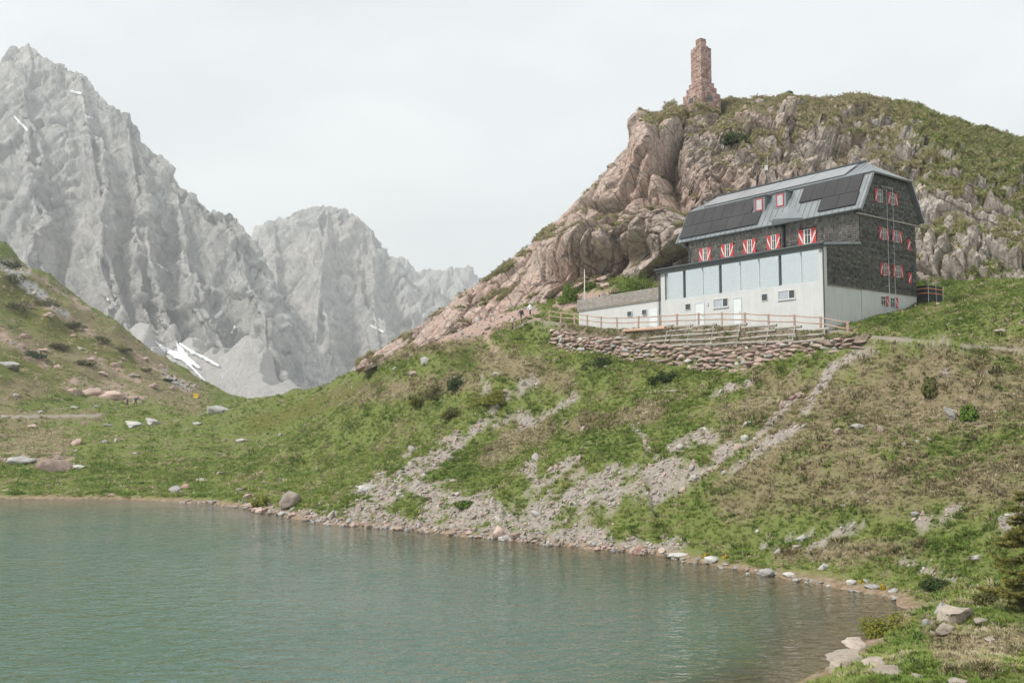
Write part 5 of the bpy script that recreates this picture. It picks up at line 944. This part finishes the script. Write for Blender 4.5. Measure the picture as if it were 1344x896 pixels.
shrub('hill_bush', 1035, 128, 16, 8, 'dark', 'small green bush on the crest right of the monument', 501, 700, 0.2, bv=None, base=place(np.array([1035.0]), np.array([127.0]), np.array([121.5]))[0])
for i, (u, v, w_, h_) in enumerate(((18, 372, 40, 22), (60, 402, 44, 20), (95, 430, 36, 16), (20, 405, 50, 18), (130, 448, 30, 12), (45, 470, 44, 20), (160, 460, 26, 9), (190, 487, 22, 8), (12, 350, 30, 16), (75, 455, 26, 10), (110, 478, 30, 10), (220, 500, 18, 6))):
    shrub('dwarf_pine', u, v, w_ * 1.15, h_ * 0.62, ('olive', 'olive', 'dark')[i % 3], 'low dark scrub on the left hillside', 520 + i, 900, 0.5, group='scrub on the left hillside')
# marsh flowers
FLOW = leaf_mat('marsh_marigold', [(0, (0.10, 0.13, 0.02)), (0.45, (0.14, 0.16, 0.02)), (0.5, (0.75, 0.42, 0.02)), (1, (0.85, 0.52, 0.03))], 0.2); LF['flower'] = FLOW
for i, (u, v, w_, h_) in enumerate(((926, 731, 9, 6), (953, 732, 8, 5), (1131, 764, 8, 5), (1159, 773, 8, 7))):
    shrub('marsh_flower', u, v, w_, h_, 'flower', ['clump of orange yellow marsh flowers left of the triangular rock', 'clump of orange yellow marsh flowers right of the triangular rock', 'orange flower clump above the shore before the cove', 'bright yellow flower clump in the cove'][i], 560 + i, 500, 0.07)
# spruce
def spruce(u, v, hpx, label, seed=9):
    p = hit(u, v); h = hpx * p[1] / FPX; rn = np.random.RandomState(seed); root = tag(empty('spruce_tree', p), label, 'tree')
    k = MB(); k.tube([(0, 0, -0.3), (0.02, 0.01, h * 0.4), (-0.01, 0, h * 0.97)], [0.085, 0.055, 0.012], 8); tk = k.build('trunk', BARK, root, smooth=True); V = []; tn = []; bm_ = MB(); z = 0.12 * h
    while z < h * 0.97:
        L_ = (1 - z / h) ** 0.75 * h * 0.36 * rn.uniform(0.75, 1.15) + 0.08
        for j in range(rn.randint(4, 7)):
            a = rn.uniform(0, 6.28); L1 = L_ * rn.uniform(0.55, 1.25); zj = z; z = z + rn.uniform(-0.11, 0.11) * h; da = np.array([math.cos(a), math.sin(a), 0]); pts = [np.array([0, 0, z]) + da * L1 * t + np.array([0, 0, -0.35 * L1 * t + 0.3 * L1 * t * t]) for t in (0, 0.35, 0.7, 1.0)]
            bm_.tube([tuple(q) for q in pts], [0.016, 0.011, 0.007, 0.003], 4)
            for m_ in range(int(80 * L1 / 0.8) + 16):
                t = rn.uniform(0.12, 1.0); q = np.array([0, 0, z]) + da * L1 * t + np.array([0, 0, -0.35 * L1 * t + 0.3 * L1 * t * t]); sd_ = np.cross(da, [0, 0, 1]) * rn.choice([-1, 1]); dr_ = da * rn.uniform(0.3, 0.9) + sd_ * rn.uniform(0.3, 1) + np.array([0, 0, rn.uniform(-0.45, 0.25)]); dr_ /= np.linalg.norm(dr_); l = rn.uniform(0.07, 0.17); tone_ = np.clip(rn.normal(0.4, 0.2) + 0.25 * t, 0, 1)
                for f in range(5):
                    r_ = rn.normal(size=3); w = np.cross(dr_, r_); w /= np.linalg.norm(w) + 1e-9; o = q + dr_ * l * f / 5.0; e = o + dr_ * 0.07 + w * 0.085; ww = np.cross(e - o, r_); ww /= np.linalg.norm(ww) + 1e-9; V += [o - ww * 0.016, o + ww * 0.016, e]; tn += [tone_] * 3
            z = zj
        z += 0.05 * h * rn.uniform(0.8, 1.2)
    me = mesh_np('crown', V, np.arange(len(V)).reshape(-1, 3), leaf_mat('spruce_needle', [(0, (0.055, 0.075, 0.02)), (0.5, (0.15, 0.155, 0.035)), (1, (0.30, 0.25, 0.06))]), smooth=False); attr(me, 'tint', tn); cr_ = link('crown', me, root); b = bm_.build('branches', BARK, cr_); b['kind'] = 'stuff'
spruce(1350, 802, 150, 'young spruce with yellowish shoots cut by the right edge of the photo')

# ------------------------------------------------------------------ stone monument on the hill
def stones_tier(name, w_, z0, z1, parent, seed, course=0.24):
    rn = np.random.RandomState(seed); mb = MB(); h = w_ / 2; mb.box(-h + 0.1, h - 0.1, -h + 0.1, h - 0.1, z0, z1 - 0.03); z = z0
    while z < z1 - 0.05:
        ch = min(course * rn.uniform(0.75, 1.25), z1 - z)
        if z1 - z - ch < 0.08: ch = z1 - z
        for sd_ in range(4):
            x = -h
            while x < h - 0.02:
                l = min(rn.uniform(0.22, 0.62), h - x)
                if h - x - l < 0.12: l = h - x
                o = h + rn.uniform(-0.035, 0.035); g = 0.014
                q = [(x + g, -o), (x + l - g, -o), (x + l - g - (0.05 if x + l >= h - 0.01 else 0), -o + 0.2), (x + g + (0.05 if x <= -h + 0.01 else 0), -o + 0.2)]
                c_, s_ = math.cos(sd_ * math.pi / 2), math.sin(sd_ * math.pi / 2); j = rn.uniform(-0.01, 0.01, 4)
                mb.hexa([(a * c_ - b * s_, a * s_ + b * c_, z + g + j[0]) for a, b in q], [(a * c_ - b * s_, a * s_ + b * c_, z + ch - g + j[1]) for a, b in q]); x += l
        z += ch
    o = mb.build(name, MONM, parent); o['kind'] = 'stuff'
m = Mat('monument_stone'); vec = m.coord('Object'); vr = m.voro(vec, 2.4); c = m.ramp(vr.outputs['Color'], [(0.1, (0.22, 0.13, 0.11)), (0.5, (0.34, 0.215, 0.18)), (0.9, (0.46, 0.35, 0.30))]); c = m.mix(m.ramp(m.noise(vec, 5, 5, 0.65), [(0.5, 0), (0.7, 0.5)]), c, (0.44, 0.40, 0.35)); m.col(c); m.rough(0.95, 0.1); m.bump(m.noise(vec, 9, 5), 0.6, 0.04); MONM = m.m
mp_ = place(np.array([921.0]), np.array([136.0]), np.array([115.5]))[0]
mon = tag(empty('stone_monument', mp_, math.radians(32.6)), 'stepped reddish stone pillar monument on top of the rock hill', 'monument')
zz = -1.2
for nm, w_, h_ in (('base_step', 3.35, 2.2), ('second_step', 2.7, 0.85), ('third_step', 2.26, 0.66), ('shaft', 1.82, 4.65), ('collar', 1.38, 0.26), ('top_block', 0.95, 0.98)):
    stones_tier(nm, w_, zz, zz + h_, mon, int(w_ * 100), 0.25 if nm != 'shaft' else 0.23); zz += h_ + 0.002
for x in (-0.35, 0.0): pass
MB().box(-0.7, 0.1, -1.73, -1.70, -0.1, 0.35).build('plaque', plain('dark_plaque', (0.07, 0.08, 0.09), 0.4, 0.4), mon); MB().box(-1.73, -1.70, -0.2, 0.5, -0.1, 0.35).build('plaque', bpy.data.materials['dark_plaque'], mon)

# ------------------------------------------------------------------ fence, retaining wall, poles
fence = tag(empty('wooden_fence', hw(-2.8, -1.7, -0.4)), 'reddish wooden post and rail fence along the terrace and path', 'fence'); F0 = np.array(fence.location)
posts = [(a, hw(a, -1.7, 0)) for a in (-2.8, -0.79, 1.22, 3.35, 5.39, 7.5, 9.73, 11.91, 13.65, 16.09, 18.58, 20.53, 22.27)]; pp = [p for _, p in posts]
pp += [atY(u, v, Y) for u, v, Y in ((754, 425, 80.1), (736, 424, 81.8), (721, 420, 84.5), (709, 419, 87.5), (699, 419, 90), (690.7, 421, 90.7), (683, 423.5, 90.5), (675, 426.5, 90), (668, 428, 89), (661, 430, 88.3), (652.6, 431.5, 87.5), (645, 434, 86.5))]
pm = MB().box(-0.065, 0.065, -0.065, 0.065, -0.4, 1.04).mesh('post', LARCH, bevel=0.012); PB = []
for i, p in enumerate(pp):
    z = float(zt(p[0], p[1])); p = np.array([p[0], p[1], z]); PB.append(p); link('post', pm, fence, p - F0, (rn.uniform(-0.03, 0.03), rn.uniform(-0.03, 0.03), rn.uniform(-0.2, 0.2)))
for i in range(len(PB) - 1):
    for hz_ in (0.93, 0.52):
        k = MB(); a, b = PB[i] - F0, PB[i + 1] - F0; off = np.array([0.05, -0.08, 0]); e = (b - a) * 0.03; k.tube([tuple(a - e + off + [0, 0, hz_ + rn.uniform(-.03, .03)]), tuple((a + b) / 2 + off + [0, 0, hz_ - 0.02]), tuple(b + e + off + [0, 0, hz_ + rn.uniform(-.03, .03)])], 0.042, 7); k.build('rail', LARCH, fence, smooth=True)

wall = tag(empty('retaining_wall', hw(10, -2.9, -1.6)), 'dry stone retaining wall with timber cribbing below the terrace fence', 'wall'); W0 = np.array(wall.location)
wst = [[rock_mesh('wall_stone_%d_%d' % (j, i), mt, 600 + 10 * j + i, ICO2, 9, rough=0.03) for i in range(6)] for j, mt in enumerate(WALLM)]
TOPZ = lambda a: np.interp(a, [-4.8, -3.5, -1, 3, 6.6, 11, 14, 16, 20, 23, 25.6], [-1.2, -0.75, -0.85, -0.75, -0.6, -0.5, -0.05, 0.45, 0.85, 1.35, 1.75]); BOTZ0 = lambda a: np.interp(a, [-4.8, -1.5, 3, 6.6, 11, 14.2, 18, 22, 25.6], [-1.75, -2.1, -2.15, -2.1, -1.95, -1.75, -1.0, -0.4, 0.05])
def BOTZ(a):
    p = hw(a, -3.0); return float(zt(p[0], p[1])) - HA[2] - 0.12
ns = 0
for row in range(11):
    a = -4.8 + rn.uniform(0, 0.3)
    while a < 25.6:
        w_ = rn.uniform(0.42, 0.85) if rn.random() < 0.78 else rn.uniform(0.85, 1.35); hz_ = 0.31 * rn.uniform(0.75, 1.35); c_ = a + w_ / 2; z = BOTZ(c_) + row * 0.262 + rn.uniform(-0.06, 0.06)
        if z + 0.1 < TOPZ(c_) and ns < 298:
            j = rn.choices((0, 1, 2), (6, 2, 2))[0]; p = hw(c_, -2.75 + row * 0.05 + rn.uniform(-0.06, 0.06), z + 0.12) - W0
            link('stone', wst[j][rn.randrange(6)], wall, p, (rn.uniform(-0.12, 0.12), rn.uniform(-0.12, 0.12), math.atan2(-K1[1], -K1[0]) + rn.uniform(-0.2, 0.2) + rn.choice((0, math.pi))), (w_ * 0.54, rn.uniform(0.28, 0.42), hz_ * 0.56)); ns += 1
        a += w_ * 0.96
print('wall stones', ns)
k = MB(); lo, hi = [], []
cap_a = np.linspace(-4.6, 25.4, 40); Vb = []; 
for a in cap_a:
    for b, z in ((-2.68, BOTZ(a) - 0.4), (-2.60, TOPZ(a) + 0.02), (-2.18, terr(np.array([a]), np.array([-2.0]))[0] + 0.0), (-1.8, terr(np.array([a]), np.array([-2.0]))[0] - 0.06)): Vb.append(hw(a, b, z) - W0)
me = mesh_np('packed_earth', Vb, grid_faces(4, 40), plain('packed_earth', (0.17, 0.135, 0.10), 0.95, 0.1, 0.4, 6, 0.05), smooth=False); link('packed_earth', me, wall)
LOG = plain('bleached_log', (0.33, 0.305, 0.265), 0.9, 0.1, 0.3, 5, 0.03)
secs = [(-1.6, 1.0), (0.7, 3.2), (2.8, 5.6), (5.3, 8.0), (7.7, 10.3), (10.0, 12.7), (12.2, 15.4)]
for i, (a0, a1) in enumerate(secs):
    zl0 = float(TOPZ((a0 + a1) / 2)) + 0.1; zl1 = float(terr(np.array([(a0 + a1) / 2]), np.array([-2.0]))[0]) + 0.02; nlog = max(2, int((zl1 - zl0) / 0.34) + 1)
    for j in range(nlog):
        f = j / max(1, nlog - 1); z = zl0 + (zl1 - zl0) * f; b = -2.62 + 0.5 * f; t0, t1 = rn.uniform(-0.06, 0.06), rn.uniform(-0.06, 0.06); e0, e1 = rn.uniform(0, 0.5), rn.uniform(0, 0.4)
        k = MB(); P0, P1 = hw(a0 - e0, b - 0.02, z + t0) - W0, hw(a1 + e1, b - 0.02, z + t1) - W0; k.tube([tuple(P0), tuple((P0 + P1) / 2 + [0, 0, rn.uniform(-.02, .02)]), tuple(P1)], [0.10, 0.09, 0.08], 7); k.build('timber_log', LOG, wall, smooth=False)
    k = MB(); P0 = hw(a0 + 0.1, -2.72, zl0 - 0.35) - W0; P1 = hw(a0 + 0.1, -2.2, zl1 + 0.1) - W0; k.tube([tuple(P0), tuple(P1)], 0.05, 6); k.build('timber_post', LOG, wall)
aa = RS.uniform(-4.5, 25, 1700); ff = RS.rand(1700); tz = np.array([TOPZ(a) for a in aa]) + 0.02; tt_ = terr(aa, 0 * aa - 2.0); PW = np.stack([hw(a, -2.60 + 0.42 * f, z0 + (z1 - z0) * f) for a, f, z0, z1 in zip(aa, ff, tz, tt_)]); s = 0.13 * np.exp(RS.normal(0, 0.35, 1700)); cw = fbm(PW * 0.9, 2); PW = PW[cw > -0.1]; s = s[cw > -0.1]; n = len(PW)
scatter('wall_grass', 'tufts of grass growing between the terrace logs and wall stones', PW, np.stack([0 * s, 0 * s, RS.uniform(0, 6.28, n)], 1), np.stack([s * 1.3, s * 1.3, s], 1), np.stack([(RS.rand(n) < 0.45) * 0.9, RS.rand(n)], 1), TV)
P0, P1 = hw(12.4, -2.5, 1.05) - W0, hw(17.0, -2.5, 1.12) - W0; k = MB(); k.tube([tuple(P0), tuple(P1)], [0.13, 0.11], 8); k.build('timber_log', plain('peeled_pink_log', (0.50, 0.32, 0.24), 0.85, 0.1, 0.2, 5), wall)

q = hw(25.9, 1.2, 1.6); fp_ = empty('flagpole', q); tag(fp_, 'tall bare white flagpole at the left end of the terrace', 'flagpole'); MB().tube([(0, 0, -0.6), (0, 0, 3.2), (0, 0, 5.9)], [0.06, 0.05, 0.032], 10).build('pole', WHITE, fp_, smooth=True); MB().tube([(0, 0, 5.9), (0, 0, 6.0)], [0.07, 0.03], 10).build('finial', STEEL, fp_); MB().box(-0.12, -0.05, -0.03, 0.03, 0.4, 0.75).build('cleat', STEEL, fp_)
mb_ = hitH(1008, 236)
if mb_ is not None:
    ms_ = tag(empty('weather_mast', mb_), 'thin mast with white instrument box on the rock behind the ridge', 'mast'); MB().tube([(0, 0, -1.0), (0, 0, 2.6)], 0.035, 8).build('pole', STEEL, ms_); MB().box(-0.32, -0.03, -0.15, 0.15, 1.0, 1.55).build('instrument_box', WHITE, ms_); MB().tube([(-0.35, 0, 2.1), (0.3, 0, 2.1)], 0.02, 6).build('crossarm', STEEL, ms_)
p0 = hit(849, 517); p1 = hit(889, 514); c_ = (p0 + p1) / 2; pk_ = tag(empty('timber_plank', c_ + [0, 0, 0.08]), 'single bleached beam lying across the green slope below the wall', 'beam'); MB().hexa([tuple(x + o) for x, o in ((p0 - c_, np.array([0, -.09, -.03])), (p1 - c_, np.array([0, -.09, -.03])), (p1 - c_, np.array([0, .09, -.03])), (p0 - c_, np.array([0, .09, -.03])))], [tuple(x + o) for x, o in ((p0 - c_, np.array([0, -.09, .1])), (p1 - c_, np.array([0, -.09, .1])), (p1 - c_, np.array([0, .09, .1])), (p0 - c_, np.array([0, .09, .1])))]).build('beam', LOG, pk_); MB().box(-0.05, 0.05, -0.12, 0.12, -0.12, -0.02).build('chock', LOG, pk_)
sg = hit(257, 537); s_ = tag(empty('trail_sign', sg), 'yellow hiking signpost on the saddle beside the whitish boulder', 'sign'); MB().tube([(0, 0, -0.3), (0, 0, 2.7)], 0.045, 8).build('pole', STEEL, s_)
YEL = plain('yellow_sign', (0.75, 0.50, 0.03), 0.5, 0.4, 0.05)
for z, r_ in ((2.35, 0.15), (1.95, -0.3)):
    k = MB(); k.add([(-0.45, -0.06, z), (0.3, -0.06, z), (0.45, -0.06, z + 0.15), (0.3, -0.06, z + 0.3), (-0.45, -0.06, z + 0.3), (-0.45, -0.03, z), (0.3, -0.03, z), (0.45, -0.03, z + 0.15), (0.3, -0.03, z + 0.3), (-0.45, -0.03, z + 0.3)], [(0, 1, 2, 3, 4), (9, 8, 7, 6, 5)] + [(i, i + 5, (i + 1) % 5 + 5, (i + 1) % 5) for i in range(5)]); o = k.build('sign_board', YEL, s_); o.rotation_euler[2] = r_

# ------------------------------------------------------------------ people
def person(p, rz, label, shirt, trousers, hair=(0.06, 0.045, 0.03), pack=None, h=1.70, stride=0.22, lean=0.06, hat=None, short=False):
    S = h / 1.75; J = {'pel': (0, 0, .95), 'sp': (lean * .4, 0, 1.16), 'ch': (lean, 0, 1.36), 'nk': (lean * 1.3, 0, 1.50), 'hd': (lean * 1.5 + .01, 0, 1.60), 'tp': (lean * 1.5 + .01, 0, 1.72)}
    E = [('pel', 'sp'), ('sp', 'ch'), ('ch', 'nk'), ('nk', 'hd'), ('hd', 'tp')]; Rr = {'pel': (.155, .12), 'sp': (.145, .11), 'ch': (.165, .12), 'nk': (.06, .06), 'hd': (.098, .088), 'tp': (.07, .065)}
    for s, sg_ in (('L', 1), ('R', -1)):
        f = stride * sg_; y = .095 * sg_
        J.update({s + 'h': (0, y, .90), s + 'k': (f * .55 + .03, y, .50), s + 'a': (f - (.06 if f < 0 else 0), y, .09), s + 't': (f + .13, y, .035), s + 's': (lean, .19 * sg_, 1.40), s + 'e': (lean - f * .5, .25 * sg_, 1.12), s + 'w': (lean - f * .8 + .08, .24 * sg_, .90), s + 'f': (lean - f * .9 + .12, .235 * sg_, .80)})
        E += [('pel', s + 'h'), (s + 'h', s + 'k'), (s + 'k', s + 'a'), (s + 'a', s + 't'), ('ch', s + 's'), (s + 's', s + 'e'), (s + 'e', s + 'w'), (s + 'w', s + 'f')]
        Rr.update({s + 'h': (.09, .10), s + 'k': (.062, .065), s + 'a': (.045, .05), s + 't': (.045, .035), s + 's': (.065, .065), s + 'e': (.046, .048), s + 'w': (.032, .034), s + 'f': (.035, .022)})
    ks = list(J); me = bpy.data.meshes.new('body'); me.from_pydata([tuple(c * S for c in J[k]) for k in ks], [(ks.index(a), ks.index(b)) for a, b in E], []); o = bpy.data.objects.new('body_tmp', me); COL.objects.link(o)
    md = o.modifiers.new('s', 'SKIN'); sk = me.skin_vertices[0].data
    for i, k in enumerate(ks): sk[i].radius = tuple(r * S for r in Rr[k])
    sk[0].use_root = True; o.modifiers.new('d', 'SUBSURF').levels = 2; dg = bpy.context.evaluated_depsgraph_get(); body = bpy.data.meshes.new_from_object(o.evaluated_get(dg)); bpy.data.objects.remove(o)
    for mt in (SKIN, plain('cloth_shirt', shirt, .85, .1), plain('cloth_trousers', trousers, .85, .1), plain('hair', hair, .7, .3), plain('shoe', (.05, .045, .04), .7, .2)): body.materials.append(mt)
    for f in body.polygons:
        c = f.center / S; m_ = 0
        if c.z < .12: m_ = 4
        elif c.z < (.93 if abs(c.y) < .17 else 0): m_ = 2 if (not short or c.z > .5) else 0
        elif c.z < 1.47: m_ = 1 if c.z > 1.0 or abs(c.y) < .17 else 0
        elif c.z > 1.655 or (c.z > 1.54 and c.x < lean * 1.5 - .02): m_ = 3
        f.material_index = m_
    body.polygons.foreach_set('use_smooth', np.ones(len(body.polygons), bool)); root = tag(empty('person', p, rz), label, 'person'); link('body', body, root)
    if pack:
        k = MB(); k.hexa([((-.36 + lean) * S, -.15 * S, .98 * S), ((-.12 + lean) * S, -.16 * S, .98 * S), ((-.12 + lean) * S, .16 * S, .98 * S), ((-.36 + lean) * S, .15 * S, .98 * S)], [((-.30 + lean) * S, -.12 * S, 1.48 * S), ((-.11 + lean) * S, -.14 * S, 1.5 * S), ((-.11 + lean) * S, .14 * S, 1.5 * S), ((-.30 + lean) * S, .12 * S, 1.48 * S)]); k.build('rucksack', plain('rucksack_cloth', pack, .8, .1), root, bevel=.05)
    if hat:
        k = MB(); k.tube([(lean * 1.5 * S, 0, 1.66 * S), (lean * 1.5 * S, 0, 1.675 * S)], .14 * S, 12); k.tube([(lean * 1.5 * S, 0, 1.675 * S), (lean * 1.5 * S, 0, 1.77 * S)], [.1 * S, .07 * S], 12); k.build('hat', plain('hat_cloth', hat, .8, .1), root)
SKIN = plain('skin', (.52, .33, .25), .6, .3, .06)
def ground_at(p): return np.array([p[0], p[1], float(zt(p[0], p[1])) + 0.0])
person(ground_at(atY(167, 529, 172)), 2.6, 'hiker in a pinkish top with dark rucksack on the meadow path', (.38, .20, .22), (.05, .05, .06), pack=(.10, .06, .09))
person(ground_at(atY(178, 529, 174)), 2.5, 'hiker in dark green jacket walking behind the pinkish one', (.035, .09, .085), (.05, .055, .06), pack=(.04, .07, .07))
person(ground_at(atY(696, 417, 93.6)), 3.6, 'walker in a white top and dark shorts on the fenced path', (.72, .72, .74), (.035, .035, .045), short=True, h=1.68, hat=(.6, .62, .65))
person(ground_at(atY(684, 420, 93.3)), 3.7, 'walker in dark clothes, middle of three on the fenced path', (.07, .06, .065), (.10, .10, .115), pack=(.05, .04, .05), h=1.62)
person(ground_at(atY(673, 424, 92.2)), 3.8, 'walker in a pale top, lowest of three on the fenced path', (.46, .42, .38), (.05, .04, .04), pack=(.12, .05, .05), h=1.55)

# ------------------------------------------------------------------ snow on the mountains, gravel bank of the path
SNOWM = plain('old_snow', (0.80, 0.81, 0.82), 0.7, 0.2, 0.06, 0.05)
def snow(pts, label, bv, group=None):
    U_, V_, W_ = map(np.array, zip(*pts)); L_ = np.concatenate([[0], np.cumsum(np.hypot(np.diff(U_), np.diff(V_)))]); n = max(6, int(L_[-1] / 0.8)); s = np.linspace(0, L_[-1], n); uu = np.interp(s, L_, U_); vv = np.interp(s, L_, V_); ww = np.interp(s, L_, W_) * 0.85 * (1 + 0.7 * fbm(np.stack([uu / 5, vv / 5, 0 * uu], 1), 2)); tx = np.gradient(uu); ty = np.gradient(vv); l = np.hypot(tx, ty); nx, ny = -ty / l, tx / l; G = []
    for i in range(n):
        for k in range(7):
            f = (k / 6 - 0.5) * ww[i]; p = hit(uu[i] + nx[i] * f, vv[i] + ny[i] * f, bv)
            if p is None: return
            G.append(p + np.array([0, -0.8, 0.6]) * (3.2 if k not in (0, 6) else 1.5))
    G = np.array(G); c = G.mean(0); o = link('snow_patch', mesh_np('snow_patch', G - c, grid_faces(7, n), SNOWM), None, c); tag(o, label, 'snow patch', group)
for pts, lb in (([(205, 450, 2), (217, 460, 6), (230, 466, 9), (240, 470, 7), (262, 485, 1)], 'broad upper snow streak at the foot of the massif'), ([(232, 451, 2), (238, 461, 7), (250, 474, 5), (264, 485, 1)], 'middle snow tongue beside the broad snow streak'), ([(233, 450, 2), (252, 463, 4), (272, 473, 3.5), (288, 482, 3)], 'long right snow tongue at the foot of the massif'), ([(237, 470, 4), (253, 484, 3), (270, 502, 1)], 'thin lowest snow streak running down the scree cone'),
                ([(20, 155, 2), (28, 164, 4), (38, 174, 3)], 'slanting snow patch high on the left edge of the massif'), ([(94, 122, 2), (108, 125, 3)], 'small snow patch just under the summit ridge, left one'), ([(113, 155, 2), (123, 157, 3)], 'small snow patch below the summit ridge, right one'), ([(282, 419, 3), (288, 414, 7), (292, 411, 3)], 'compact snow patch in the middle lower face, left one'), ([(304, 440, 4), (309, 430, 3)], 'narrow snow patch in the lower face beside the compact one'), ([(208, 349, 2), (222, 358, 2)], 'thin snow dash in the middle of the massif'), ([(139, 393, 3), (144, 396, 3)], 'tiny snow spot above the left hillside')):
    snow(pts, lb, BV_M)
for pts, lb in (([(347, 424, 4), (351, 430, 5)], 'snow patch on the lower face of the domed peak'), ([(395, 496, 3), (405, 505, 4)], 'snow patch at the foot of the domed peak'), ([(486, 428, 2), (504, 437, 3)], 'slanting snow patch low on the right flank of the domed peak')): snow(pts, lb, BV_D)

# ------------------------------------------------------------------ the air
hz_ = MB().box(-1700, 1500, -80, 3000, -420, 560); h_ = Mat('haze'); h_.t.nodes.remove(h_.p); pv_ = h_.n('ShaderNodeVolumePrincipled'); pv_.inputs['Color'].default_value = (0.93, 0.95, 0.95, 1); pv_.inputs['Density'].default_value = 0.00034; pv_.inputs['Anisotropy'].default_value = 0.2; h_.l(pv_.outputs[0], h_.out.inputs['Volume'])
tag(hz_.build('haze', h_.m), 'thin pale mountain haze filling the air', kind='stuff')
